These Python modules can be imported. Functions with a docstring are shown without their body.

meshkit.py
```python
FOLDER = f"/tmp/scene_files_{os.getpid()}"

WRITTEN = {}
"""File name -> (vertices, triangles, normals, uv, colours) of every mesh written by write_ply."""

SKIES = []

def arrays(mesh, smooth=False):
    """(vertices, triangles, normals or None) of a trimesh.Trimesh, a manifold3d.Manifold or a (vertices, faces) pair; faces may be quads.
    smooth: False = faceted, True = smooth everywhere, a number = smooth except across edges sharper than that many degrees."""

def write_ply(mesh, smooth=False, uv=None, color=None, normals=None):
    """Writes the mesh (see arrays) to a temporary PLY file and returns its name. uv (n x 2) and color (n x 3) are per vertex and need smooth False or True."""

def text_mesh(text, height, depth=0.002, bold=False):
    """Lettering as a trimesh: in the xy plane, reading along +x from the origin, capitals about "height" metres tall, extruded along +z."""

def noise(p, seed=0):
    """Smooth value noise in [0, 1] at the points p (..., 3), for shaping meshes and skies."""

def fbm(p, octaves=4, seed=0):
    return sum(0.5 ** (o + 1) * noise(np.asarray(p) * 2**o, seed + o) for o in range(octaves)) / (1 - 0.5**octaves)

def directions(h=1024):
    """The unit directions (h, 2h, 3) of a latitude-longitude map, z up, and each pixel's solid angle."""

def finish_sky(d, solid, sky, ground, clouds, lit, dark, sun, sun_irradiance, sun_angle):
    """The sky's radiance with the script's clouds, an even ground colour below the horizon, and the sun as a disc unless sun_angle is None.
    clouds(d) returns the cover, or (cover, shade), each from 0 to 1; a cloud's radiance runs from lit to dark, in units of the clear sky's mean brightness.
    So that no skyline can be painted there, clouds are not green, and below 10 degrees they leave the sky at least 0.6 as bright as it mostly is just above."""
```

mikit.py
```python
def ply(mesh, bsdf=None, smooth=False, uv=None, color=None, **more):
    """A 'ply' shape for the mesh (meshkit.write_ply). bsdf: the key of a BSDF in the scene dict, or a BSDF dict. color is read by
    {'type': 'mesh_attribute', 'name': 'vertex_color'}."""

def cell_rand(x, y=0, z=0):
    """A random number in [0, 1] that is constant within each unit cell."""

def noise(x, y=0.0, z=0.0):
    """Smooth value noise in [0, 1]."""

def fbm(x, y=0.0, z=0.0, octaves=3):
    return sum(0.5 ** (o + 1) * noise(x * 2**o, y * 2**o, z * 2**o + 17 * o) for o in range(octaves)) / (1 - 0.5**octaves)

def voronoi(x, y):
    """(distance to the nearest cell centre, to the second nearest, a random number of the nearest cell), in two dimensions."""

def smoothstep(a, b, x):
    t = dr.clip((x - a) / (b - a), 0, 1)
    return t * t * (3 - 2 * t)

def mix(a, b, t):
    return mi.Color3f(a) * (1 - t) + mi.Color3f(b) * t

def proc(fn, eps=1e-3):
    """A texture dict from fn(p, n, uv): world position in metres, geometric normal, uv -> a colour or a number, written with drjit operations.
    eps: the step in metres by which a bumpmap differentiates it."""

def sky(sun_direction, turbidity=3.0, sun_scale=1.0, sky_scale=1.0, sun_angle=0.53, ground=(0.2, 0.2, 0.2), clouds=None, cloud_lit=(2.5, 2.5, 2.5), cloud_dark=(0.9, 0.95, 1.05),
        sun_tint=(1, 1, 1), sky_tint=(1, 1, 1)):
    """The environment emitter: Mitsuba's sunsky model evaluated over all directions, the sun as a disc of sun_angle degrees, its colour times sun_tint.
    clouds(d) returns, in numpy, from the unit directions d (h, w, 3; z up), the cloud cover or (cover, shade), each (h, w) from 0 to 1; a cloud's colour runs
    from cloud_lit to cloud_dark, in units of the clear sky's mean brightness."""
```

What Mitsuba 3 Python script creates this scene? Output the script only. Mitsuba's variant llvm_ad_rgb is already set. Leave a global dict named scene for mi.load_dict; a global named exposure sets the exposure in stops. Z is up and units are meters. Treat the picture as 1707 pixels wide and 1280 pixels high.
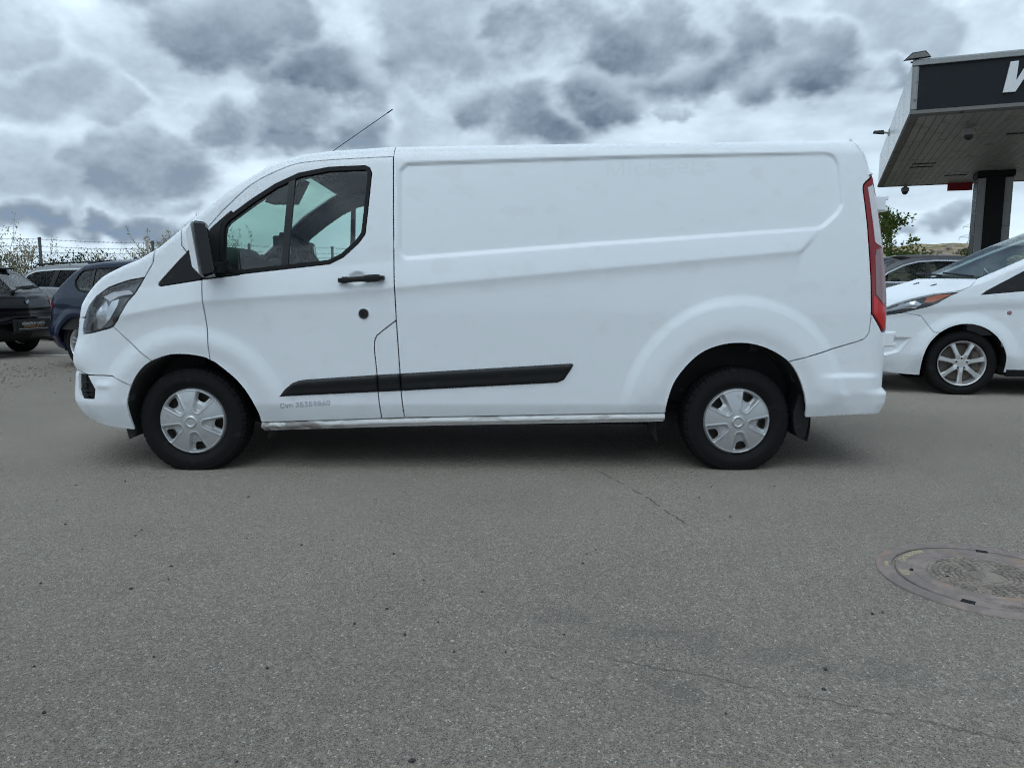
import math, random
import numpy as np
import drjit as dr
import mitsuba as mi
import shapely
import trimesh
from scipy.spatial import Delaunay, cKDTree
from shapely.geometry import Polygon, LineString, Point, box as rect
from shapely.ops import unary_union
import meshkit, mikit
from mikit import proc, noise, fbm, voronoi, cell_rand, smoothstep, mix

T = mi.ScalarTransform4f
scene, labels = {}, {}
rng = np.random.default_rng(7)
random.seed(7)

# ---------------------------------------------------------------- camera, sky, exposure
scene['camera'] = {
    'type': 'perspective', 'fov': 67.32, 'fov_axis': 'x', 'near_clip': 0.05, 'far_clip': 4000.0,
    'to_world': T().look_at(origin=[0, 0, 1.141], target=[0, math.cos(math.radians(7.55)), 1.141 - math.sin(math.radians(7.55))], up=[0, 0, 1])}

def sm(a, b, x):
    t = np.clip((x - a) / (b - a), 0, 1)
    return t * t * (3 - 2 * t)


# banks of cloud: azimuth and elevation in degrees, half sizes, darkness (clouds drift in cumulus heaps, darkest underneath)
BANKS = [(-19.4, 15.9, 4.4, 2.5, 0.8), (-12.8, 14.7, 4.0, 2.2, 0.85), (-8.2, 17.7, 2.6, 1.8, 0.45), (-31.0, 11.9, 3.0, 2.3, 0.6), (-31.7, 14.4, 1.9, 1.9, 0.5), (-26.7, 10.7, 1.8, 1.2, 0.6), (-13.3, 10.5, 7.2, 1.8, 0.8), (-8.5, 11.3, 3.3, 2.2, 0.65), (-17.3, 9.5, 2.9, 1.1, 0.6), (-24.6, 7.8, 4.1, 1.8, 0.75), (-29.8, 6.0, 4.4, 2.3, 0.6), (-28.3, 3.9, 6.6, 1.0, 1.0), (-23.6, 5.3, 2.3, 0.7, 0.8), (-2.3, 16.8, 6.7, 3.1, 0.7), (6.2, 16.7, 6.6, 2.2, 0.75), (12.4, 15.5, 6.4, 2.4, 0.8), (18.4, 14.2, 4.4, 1.9, 0.85), (22.6, 12.9, 3.0, 1.0, 0.85), (6.3, 12.7, 2.6, 1.4, 0.85), (0.3, 12.5, 4.5, 1.9, 0.85), (2.2, 11.1, 2.7, 1.0, 0.8), (11.3, 11.8, 1.7, 0.5, 0.6), (23.9, 15.4, 3.0, 2.5, 0.6), (30.5, 15.2, 2.0, 1.5, 0.35), (27.7, 3.8, 2.5, 0.6, 0.75), (-4.0, 14.9, 2.7, 1.8, 0.5)]


def clouds(d):
    """Heaped cloud over the whole sky, bank over bank: each is a swarm of puffs, dark underneath, lit on its shoulders."""
    az = np.degrees(np.arctan2(d[0, :, 0].copy(), d[0, :, 1]))
    el = np.degrees(np.arcsin(np.clip(d[:, 0, 2], -1, 1)))
    M = np.array([[.36, .48, -.8], [-.8, .6, 0], [.48, .64, .6]])

    def rough(p, octaves, seed, gain=.55):
        o, a, t = 0, 1, 0
        for k in range(octaves):
            p = p @ M.T * 2.07 + 3.1
            o = o + a * (meshkit.noise(p, seed + k) - .5); t += a; a *= gain
        return o / t
    q = d * [1, 1, 1.6]
    wx, wy = rough(q * 3, 6, 5, .62), rough(q * 3 + 9, 6, 55, .62)
    fine = rough(q * 9, 6, 90, .68)
    s = .31 - .12 * np.exp(-np.maximum(el, 0) / 7)[:, None] + 1.15 * rough(q * [1.6, 1.6, 4.5], 7, 70, .62) + .38 * fine
    r = np.random.default_rng(11)
    banks = list(BANKS)
    for _ in range(190):
        e = np.degrees(np.arcsin(r.uniform(.03, 1))); a = r.uniform(-180, 180); k = r.uniform(.55, .95)
        if abs(a) < 44 and e < 21:
            continue
        w = r.uniform(4, 11)
        banks.append((a, e, w, w * r.uniform(.35, .6), k))
    banks.sort(key=lambda b: -b[1] * .2 - b[4] * 2)
    for ca, ce, ra, re, k in banks[::-1]:
        c = max(.15, math.cos(math.radians(ce)))
        ra, re = 1.55 * ra / c, 1.55 * re
        rows, cols = np.nonzero(np.abs(el - ce) < re * 2 + 3)[0], np.nonzero(np.abs((az - ca + 180) % 360 - 180) < ra * 1.9 + 4 / c)[0]
        if not len(rows) or not len(cols):
            continue
        w = np.ix_(rows, cols)
        A = ((az[cols] - ca + 180) % 360 - 180)[None] + (4.6 * wx[w]) / c
        E = (el[rows] - ce)[:, None] + 4.0 * wy[w]
        n = int(14 + 5 * ra * c / re)
        f = np.zeros(A.shape)
        for _ in range(n):
            t, g = r.uniform(0, 2 * np.pi), r.uniform(0, 1) ** .6
            pa, pe = ra * .85 * g * math.cos(t), re * .70 * g * math.sin(t)
            size = re * r.uniform(.28, .62) * (1.15 - .5 * g)
            x = ((A - pa) * c / (size * 1.35)) ** 2 + ((E - pe) / size) ** 2
            f += np.exp(-1.3 * x)
        f = f + 1.2 * fine[w] * np.minimum(f, 1)
        alpha = sm(.0, 1.3, f)
        up = np.gradient(f, axis=0) / (np.abs(np.gradient(el).mean()) + 1e-9)      # rows run downwards: positive on a shoulder
        shoulder = np.clip(up / (1.0 + f) * 1.1, -1, 1.2)
        low = np.clip(-E / re, -1, 1)
        tone = k * (.46 + .52 * sm(.3, 2.6, f) + .20 * low) - (.04 + .12 * (re < 3.2)) * np.clip(shoulder, 0, .55) + .52 * fine[w] + .25 * wx[w]
        s[w] = s[w] * (1 - alpha * .92) + alpha * .92 * tone
    return np.ones(s.shape), np.clip(s, 0, 1)


scene['daylight'] = mikit.sky((-.20, -.60, 1.0), turbidity=3, sun_scale=.20, sun_angle=54, sun_tint=(.64, .87, 1.2), clouds=clouds, ground=(.12, .12, .12),
                              cloud_lit=(1.86, 2.26, 2.56), cloud_dark=(.27, .385, .55))
exposure = 2.36

# ---------------------------------------------------------------- helpers
PLY = {}


def put(key, mesh, bsdf, smooth=False, at=None, label=None):
    """One entry of the scene; a key that is taken gets the next number."""
    k, n = key, 0
    while k in scene:
        n += 1
        k = f'{key}_{n:03d}'
    d = dict(mesh) if isinstance(mesh, dict) else mikit.ply(mesh, bsdf, smooth=smooth)
    if isinstance(mesh, dict) and bsdf:
        d['bsdf'] = {'type': 'ref', 'id': bsdf}
    if at is not None:
        d['to_world'] = at
    scene[k] = d
    if label:
        labels[k] = {'label': label}
    return k


def name(key, label=None, category=None, group=None, kind=None):
    labels[key] = {a: b for a, b in (('label', label), ('category', category), ('group', group), ('kind', kind)) if b}
    return key


def join(*ms):
    vs, fs, n = [], [], 0
    for m in ms:
        v, f = (m if isinstance(m, tuple) else (np.asarray(m.vertices), np.asarray(m.faces)))
        vs.append(v); fs.append(f + n); n += len(v)
    return np.vstack(vs), np.vstack(fs)


def moved(m, R=None, t=(0, 0, 0)):
    v, f = m if isinstance(m, tuple) else (np.asarray(m.vertices), np.asarray(m.faces))
    return (v if R is None else v @ np.asarray(R).T) + np.asarray(t, float), f


def bx(x0, x1, y0, y1, z0, z1, b=0.0):
    """A box, its edges chamfered by b."""
    if b <= 0:
        m = trimesh.creation.box((x1 - x0, y1 - y0, z1 - z0))
        return moved(m, None, ((x0 + x1) / 2, (y0 + y1) / 2, (z0 + z1) / 2))
    p = []
    for sx in (0, 1):
        for sy in (0, 1):
            for sz in (0, 1):
                c = np.array([(x0, x1)[sx], (y0, y1)[sy], (z0, z1)[sz]])
                i = np.array([1 - 2 * sx, 1 - 2 * sy, 1 - 2 * sz]) * b
                for k in range(3):
                    j = i.copy(); j[k] = 0
                    p.append(c + j)
    return hull(p)


def hull(p):
    m = trimesh.convex.convex_hull(np.asarray(p, float))
    return np.asarray(m.vertices), np.asarray(m.faces)


def tube(pts, r, n=8, caps=True):
    """A round bar along the points; r one radius or one per point."""
    p = np.asarray(pts, float); r = np.broadcast_to(np.asarray(r, float), len(p))
    t = np.gradient(p, axis=0); t /= np.linalg.norm(t, axis=1, keepdims=True) + 1e-12
    up = np.array([0, 0, 1.]) if abs(t[0, 2]) < .9 else np.array([1., 0, 0])
    a = np.cross(t, up); a /= np.linalg.norm(a, axis=1, keepdims=True) + 1e-12
    b = np.cross(a, t)
    th = np.arange(n) / n * 2 * np.pi
    v = (p[:, None] + r[:, None, None] * (np.cos(th)[None, :, None] * a[:, None] + np.sin(th)[None, :, None] * b[:, None])).reshape(-1, 3)
    i, j = np.meshgrid(np.arange(len(p) - 1), np.arange(n), indexing='ij')
    q = np.stack([i * n + j, i * n + (j + 1) % n, (i + 1) * n + (j + 1) % n, (i + 1) * n + j], -1).reshape(-1, 4)
    f = np.vstack([q[:, [0, 2, 1]], q[:, [0, 3, 2]]])
    if caps:
        m = len(v); v = np.vstack([v, p[:1], p[-1:]]); k = np.arange(n); l = (len(p) - 1) * n
        f = np.vstack([f, np.stack([k, (k + 1) % n, 0 * k + m], 1), np.stack([l + (k + 1) % n, l + k, 0 * k + m + 1], 1)])
    return v, f


def lathe(prof, n=48, axis='y', closed=False):
    """Profile (radius, offset) turned about the axis."""
    p = np.asarray(prof, float); th = np.arange(n) / n * 2 * np.pi
    r, o = p[:, 0], p[:, 1]
    c, s = np.cos(th)[None], np.sin(th)[None]
    v = np.stack([r[:, None] * c, o[:, None] + 0 * c, r[:, None] * s], -1)
    if axis == 'z':
        v = np.stack([v[..., 0], -v[..., 2], v[..., 1]], -1)
    v = v.reshape(-1, 3)
    i, j = np.meshgrid(np.arange(len(p) - 1), np.arange(n), indexing='ij')
    q = np.stack([i * n + j, i * n + (j + 1) % n, (i + 1) * n + (j + 1) % n, (i + 1) * n + j], -1).reshape(-1, 4)
    return v, np.vstack([q[:, [0, 1, 2]], q[:, [0, 2, 3]]])


def rotz(a):
    c, s = math.cos(a), math.sin(a)
    return np.array([[c, -s, 0], [s, c, 0], [0, 0, 1]])


def rings_of(poly):
    return [np.array(r.coords)[:-1] for g in getattr(poly, 'geoms', [poly]) for r in [g.exterior, *g.interiors]]


def dense(ring, res):
    out = []
    for a, b in zip(ring, np.roll(ring, -1, 0)):
        n = max(1, int(math.ceil(np.hypot(*(b - a)) / res)))
        out.append(a + (b - a) * (np.arange(n) / n)[:, None])
    return np.vstack(out)


def tri2d(poly, res):
    """Points, triangles and the boundary rings (as indices) of a polygon filled with an even mesh."""
    poly = poly.buffer(0)
    rings, pts, loops, n = rings_of(poly), [], [], 0
    for r in rings:
        d = dense(r, res * .85)
        loops.append(np.arange(n, n + len(d))); pts.append(d); n += len(d)
    bp = np.vstack(pts)
    x0, y0, x1, y1 = poly.bounds
    h = res * .866
    ys = np.arange(y0 + h / 2, y1, h); xs = np.arange(x0, x1 + res, res)
    gx, gy = np.meshgrid(xs, ys); gx = gx + (np.arange(len(ys)) % 2)[:, None] * res / 2
    g = np.stack([gx.ravel(), gy.ravel()], 1)
    if len(g):
        g = g[shapely.contains_xy(poly, g[:, 0], g[:, 1])]
    if len(g):
        g = g[cKDTree(bp).query(g)[0] > res * .5]
    p = np.vstack([bp, g])
    f = Delaunay(p + 1e-7 * np.sin(np.arange(len(p))[:, None] * [1.3, 2.1])).simplices
    c = p[f].mean(1)
    f = f[shapely.contains_xy(poly, c[:, 0], c[:, 1])]
    a = p[f]
    ar = np.cross(a[:, 1] - a[:, 0], a[:, 2] - a[:, 0])
    f = np.where((ar < 0)[:, None], f[:, ::-1], f)[np.abs(ar) > 1e-9]
    return p, f, loops


def sheet(fn, poly, res, lip=0.0, off=0.0, hem=None):
    """The polygon laid on the surface fn(u, v), raised by off, its rim folded inwards by lip."""
    if poly.is_empty:
        return np.zeros((0, 3)), np.zeros((0, 3), int)
    p, f, loops = tri2d(poly, res)

    def at(q):
        return fn(q[:, 0], q[:, 1])
    v = at(p); e = 2e-3
    n = np.cross(at(p + [e, 0]) - at(p - [e, 0]), at(p + [0, e]) - at(p - [0, e]))
    n /= np.linalg.norm(n, axis=1, keepdims=True) + 1e-15
    o = off(p[:, 0], p[:, 1]) if callable(off) else off
    v = v + n * np.reshape(o, (-1, 1))
    vs, fs, m = [v], [f], len(v)
    if lip:
        for l in loops:
            k = len(l); a = v[l]; b = a - n[l] * lip
            vs.append(np.vstack([a, b])); i = np.arange(k); j = (i + 1) % k
            fs.append(np.vstack([np.stack([m + i, m + k + j, m + j], 1), np.stack([m + i, m + k + i, m + k + j], 1)])); m += 2 * k
    return np.vstack(vs), np.vstack(fs)


def mirrored(m):
    return m[0] * [1, -1, 1], m[1][:, ::-1]


class Body:
    """A car skin over (u, v): u runs along the plan outline from nose centre to tail centre (u = x along the flank),
    v is the height on the flank and, above the shoulder line K, the way inwards to the spine C."""
    def __init__(s,W,front,rear,shf,shr,inset,K,R,C,disp=None,crown=2.0):
        s.W=W; s.disp=disp or (lambda u,v:0*u); s.inset=inset; s.crown=crown
        def end(xs,L,a,p,sgn):
            t=np.linspace(0,1,400)**.7*(W/a)**(1/p)
            x=xs+sgn*t*L; d=np.minimum(a*t**p,W)
            return x,d,np.r_[0,np.cumsum(np.hypot(np.diff(x),np.diff(d)))]
        xf,df,lf=end(*front,-1); xr,dr_,lr=end(*rear,1)
        s.us=np.r_[(front[0]-lf)[::-1],rear[0]+lr]; s.xs=np.r_[xf[::-1],xr]; s.ds=np.r_[df[::-1],dr_]
        s.uf,s.ur=s.us[0],s.us[-1]
        tx,ty=np.gradient(s.xs,s.us),np.gradient(s.ds,s.us); n=np.hypot(tx,ty)
        s.nx,s.ny=ty/n,-tx/n           # outward for the near side (y negative)
        s.f0,s.r0=front[0],rear[0]
        A=lambda t:np.array(t,float)
        s.shf,s.shr,s.K,s.R,s.C=A(shf),A(shr),A(K),A(R),A(C)
    def side(s,u,z,dd=0):
        x,d=np.interp(u,s.us,s.xs),np.interp(u,s.us,s.ds)
        nx,ny=np.interp(u,s.us,s.nx),np.interp(u,s.us,s.ny)
        o=dd-s.inset(z)
        wf,wr=1-sm(s.f0-.6,s.f0-.05,u),sm(s.r0-.4,s.r0+.25,u)
        x=x+wf*np.interp(z,*s.shf.T)+wr*np.interp(z,*s.shr.T)
        return np.stack([x+nx*o,np.minimum(-(s.W-d)+ny*o,0),z],-1)
    def map(s,u,v,flat=False):
        u,v=np.asarray(u,float),np.asarray(v,float)
        k=np.interp(u,*s.K.T); r=np.interp(u,*s.R.T)
        c=np.stack([np.interp(u,s.C[:,0],s.C[:,1]),0*u,np.interp(u,s.C[:,0],s.C[:,2])],-1)
        kp=s.side(u,k); ln=np.linalg.norm(c-kp,axis=-1); r=np.minimum(r,.45*ln+1e-4)
        def top(t):
            t=np.clip(t,0,1)[...,None]; p=kp+(c-kp)*t
            p[...,2]=(kp[...,2:]+(c-kp)[...,2:]*(1-(1-t)**s.crown))[...,0]
            return p
        dd=0 if flat else s.disp(u,v)
        lo=s.side(u,np.minimum(v,k-r),dd)
        e,e2=s.side(u,k-r,dd),top(r/np.maximum(ln,1e-6))
        t=np.clip((v-(k-r))/(2*r),0,1)[...,None]
        arc=(1-t)**2*e+2*t*(1-t)*kp+t*t*e2
        hi=top((v-k)/np.maximum(ln,1e-6))
        v_,a=v[...,None],(k-r)[...,None]
        return np.where(v_<a,lo,np.where(v_<(k+r)[...,None],arc,hi))
    def vtop(s, u):
        """v at the spine."""
        u = np.asarray(u, float)
        k = np.interp(u, *s.K.T)
        c = np.stack([np.interp(u, s.C[:, 0], s.C[:, 1]), 0 * u, np.interp(u, s.C[:, 0], s.C[:, 2])], -1)
        return k + np.linalg.norm(c - s.side(u, k), axis=-1)


# ---------------------------------------------------------------- materials
def mat(key, color, rough=.5, metal=0., coat=0., spec=.5, bump=None, eps=2e-3, **more):
    b = {'type': 'principled', 'base_color': color if isinstance(color, dict) else {'type': 'rgb', 'value': list(color)},
         'roughness': rough, 'metallic': metal, 'specular': spec, **more}
    if coat:
        b |= {'clearcoat': coat, 'clearcoat_gloss': .97}
    if bump:
        b = {'type': 'bumpmap', 'arbitrary': proc(bump, eps), 'scale': 1.0, 'bsdf': b}
    scene[key] = {'type': 'twosided', 'bsdf': b}
    return key


def speck(base, dirt, scale, amount, fine=0.03):
    """A colour with small specks and stains of dirt (grains with outlines of their own)."""
    def fn(p, n, uv):
        a = smoothstep(.62, .74, fbm(p.x * scale, p.y * scale, p.z * scale, octaves=4)) * amount
        g = 1 + fine * (noise(p.x * 260, p.y * 260, p.z * 260) - .5)
        return mix(base, dirt, a) * g
    return proc(fn)


def asphalt_color(p, n, uv):
    d1, e1, r1 = voronoi(p.x * 140, p.y * 140)
    d2, e2, r2 = voronoi(p.x * 330 + 7.3, p.y * 330)
    d3, e3, r3 = voronoi(p.x * 62 + 1.9, p.y * 62)
    tone = .50 + .46 * r1 * r1 + .52 * r2 + .18 * r3
    c = mi.Color3f(.213, .187, .158) * tone
    white = dr.select(r1 > .975, smoothstep(.40, .22, d1), 0.0)
    c = mix(c, (.58, .57, .54), white * .8)
    chips = dr.select(r2 > .965, smoothstep(.42, .25, d2), 0.0)
    c = mix(c, (.46, .46, .44), chips * .75)
    flint = dr.select(r3 > .985, smoothstep(.34, .24, d3), 0.0)
    c = mix(c, (.42, .41, .38), flint * .45)
    pits = dr.select(r2 < .16, smoothstep(.50, .30, d2), 0.0)
    c = mix(c, (.035, .035, .037), pits * .75)
    # worn lanes, tar smears and cracks
    w = fbm(p.x * .35 + 3.1, p.y * .5, 0.0, octaves=5)
    c = c * (.80 + .38 * w) * (.93 + .14 * fbm(p.x * 2.3, p.y * 2.9, 11.0, octaves=4))
    q = p.y - (2.56 - .36 * p.x) + .10 * (fbm(p.x * 4, p.y * 4, 7.0, octaves=4) - .5)
    tar = smoothstep(.36, .60, fbm(p.x * 10, p.y * 18, 2.0, octaves=4)) * smoothstep(.13, .04, dr.abs(q)) * smoothstep(-.2, .3, p.x) * smoothstep(1.7, 1.2, p.x)
    c = mix(c, (.085, .083, .080), tar * .28)
    spot = smoothstep(.10, .03, dr.abs(p.y - 2.06 + .5 * (p.x - .45))) * smoothstep(.34, .40, p.x) * smoothstep(.56, .48, p.x) * smoothstep(.35, .6, fbm(p.x * 22, p.y * 30, 4.0, octaves=3))
    c = mix(c, (.075, .074, .072), spot * .35)

    def crack(x0, y0, x1, y1, wid, seed):
        dx, dy = x1 - x0, y1 - y0
        ln = math.hypot(dx, dy)
        t = ((p.x - x0) * dx + (p.y - y0) * dy) / ln
        q = ((p.x - x0) * -dy + (p.y - y0) * dx) / ln
        q = q + .07 * (fbm(t * 3, seed, 0.0, octaves=4) - .5) + .012 * (noise(t * 60, seed) - .5)
        return smoothstep(wid, wid * .35, dr.abs(q)) * smoothstep(-.05, .1, t) * smoothstep(ln + .05, ln - .2, t) * smoothstep(.3, .45, fbm(t * 14, seed + 5.0, 0.0, octaves=2))
    k = dr.maximum(crack(.45, 4.85, .88, 3.40, .008, 1.0), dr.maximum(.55 * crack(.25, 2.24, 1.45, 1.72, .007, 4.0), .4 * crack(-3.5, 1.5, -3.2, 4.2, .005, 8.0)))
    return mix(c, (.03, .03, .03), k * .8)


def asphalt_bump(p, n, uv):
    d1, e1, r1 = voronoi(p.x * 120, p.y * 120)
    return .0016 * smoothstep(.6, .1, d1) * (.3 + .7 * r1) + .0012 * noise(p.x * 340, p.y * 340)


mat('asphalt', proc(asphalt_color), .85, bump=asphalt_bump, eps=1.2e-3, spec=.18)
mat('white_paint', speck((.79, .82, .85), (.58, .57, .54), 9, .12, .01), .28, coat=.6)
def sill_color(p, n, uv):
    rust = smoothstep(.40, .56, fbm(p.x * 20, p.y * 20, p.z * 34, octaves=4)) * smoothstep(-.75, -1.25, p.x)
    dust = smoothstep(.58, .70, fbm(p.x * 9, p.y * 9, p.z * 30, octaves=4))
    return mix(mix((.72, .72, .71), (.34, .31, .27), dust * .6), (.075, .05, .033), rust * .65)


mat('sill_paint', proc(sill_color), .4, coat=.5)
mat('ghost_paint', (.760, .788, .817), .34, coat=.8)
mat('old_lettering', (.36, .39, .43), .5)
mat('black_plastic', speck((.0085, .009, .0105), (.03, .03, .03), 22, .3, .1), .5, spec=.35)
mat('gloss_black', (.006, .006, .007), .22, coat=.35)
mat('rubber_seal', (.005, .005, .006), .6, spec=.3)
mat('tyre_rubber', speck((.0065, .0065, .007), (.026, .025, .023), 18, .4, .15), .75, spec=.25)
mat('cover_silver', speck((.52, .53, .54), (.30, .27, .23), 24, .25, .02), .34, metal=.55)
mat('alloy', (.70, .70, .70), .26, metal=.65)
mat('brake_iron', speck((.10, .085, .075), (.16, .08, .04), 30, .7), .6, metal=.3)
mat('liner', speck((.045, .045, .044), (.12, .115, .105), 9, .9, .2), .85)
mat('underbody', (.012, .012, .012), .9)
mat('cabin_trim', (.060, .062, .064), .8)
mat('dash_grey', (.30, .305, .31), .7)
mat('cabin_dark', (.020, .021, .022), .75)
mat('seat_cloth', (.022, .023, .026), .9)
mat('chrome', (.80, .80, .80), .12, metal=1.)
mat('lamp_reflector', (.72, .73, .75), .16, metal=.85)
mat('lamp_grey', (.24, .245, .255), .25, metal=.5)
mat('lamp_dark', (.05, .052, .056), .3)
mat('red_lens', (.22, .003, .008), .14, coat=1.)
mat('red_lens_bright', (.55, .012, .012), .14, coat=1.)
mat('clear_lens', (.62, .60, .62), .15, coat=1.)
mat('smoke_lens', (.27, .17, .18), .2, coat=1.)
mat('amber_lens', (.55, .13, .04), .15, coat=1.)
mat('black_paint', (.003, .003, .0045), .18, coat=.3, spec=.3)
mat('blue_paint', (.0035, .011, .034), .16, coat=.6, spec=.35)
mat('silver_paint', (.27, .275, .285), .3, coat=1., metal=.4)
mat('grey_paint', (.105, .105, .115), .3, coat=1., metal=.3)
mat('badge_blue', (.05, .18, .42), .3)
mat('badge_white', (.75, .75, .75), .3)
mat('plate_print', (.45, .45, .46), .5)
mat('plate_orange', (.34, .17, .07), .5)
mat('grey_steel', speck((.33, .34, .35), (.2, .19, .17), 12, .6), .5, metal=.3)
mat('post_steel', speck((.085, .095, .10), (.16, .15, .13), 10, .5), .6)
mat('wire', (.16, .16, .17), .5, metal=.4)
mat('mirror_glass', (.85, .86, .87), .02, metal=1.)


def pane(key, tint, ior=1.5):
    scene[key] = {'type': 'thindielectric', 'int_ior': ior, 'specular_transmittance': {'type': 'rgb', 'value': list(tint)}}


pane('side_glass', (.68, .81, .77))
pane('screen_glass', (.66, .86, .76))
pane('tinted_glass', (.42, .47, .46), 1.24)
pane('privacy_glass', (.06, .055, .07), 1.26)
pane('pale_screen', (.78, .92, .88), 1.6)
pane('lamp_glass', (.93, .95, .97))


# ---------------------------------------------------------------- the ground
def flat(x0, x1, y0, y1, z=0.0, n=1):
    return (np.array([[x0, y0, z], [x1, y0, z], [x1, y1, z], [x0, y1, z]], float), np.array([[0, 1, 2], [0, 2, 3]]))


put('ground', flat(-700, 700, -300, 1500, 0), 'asphalt')
name('ground', 'grey weathered asphalt yard', kind='structure')


# ---------------------------------------------------------------- wheels
def tyre(R, rim, w, n=216):
    h = w / 2
    s = R - rim
    prof = [(rim - .012, -h * .62), (rim + .004, -h * .80), (rim + .012, -h * .88), (rim + s * .28, -h * .985), (rim + s * .36, -h * 1.0), (rim + s * .38, -h * 1.012), (rim + s * .55, -h * 1.0), (rim + s * .57, -h * .985),
            (rim + s * .78, -h * .93), (R - .020, -h * .86), (R - .009, -h * .79), (R - .003, -h * .70), (R, -h * .56), (R, -h * .50), (R - .007, -h * .48), (R - .007, -h * .42), (R, -h * .40),
            (R + .002, -h * .06), (R - .006, -h * .04), (R - .006, h * .04), (R + .002, h * .06), (R, h * .40), (R - .007, h * .42), (R - .007, h * .48), (R, h * .5), (R - .002, h * .72), (R - .02, h * .88), (rim + s * .5, h), (rim, h * .8), (rim - .012, h * .6)]
    v, f = lathe(prof, n)
    v = v.reshape(len(prof), n, 3)
    k = np.arange(n)
    groove = ((k % 3) == 0)
    for i in (9, 10, 11, 12, 13, 24, 25, 26):
        m = groove if i > 10 else ((k % 6) == 0)
        v[i, m] *= np.array([1 - .006 / R, .985, 1 - .006 / R])
    sip = ((k + 1) % 3 == 0)
    for i in (16, 17, 20, 21):
        v[i, sip] *= np.array([1 - .004 / R, 1, 1 - .004 / R])
    v = v.reshape(-1, 3)
    return v, f


def settle(m, hub_z):
    """The tyre's foot pressed flat on the ground."""
    v = m[0].copy(); low = -hub_z + .002
    k = v[:, 2] < low
    v[k, 2] = low + (v[k, 2] - low) * .05
    return v, m[1]


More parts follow.
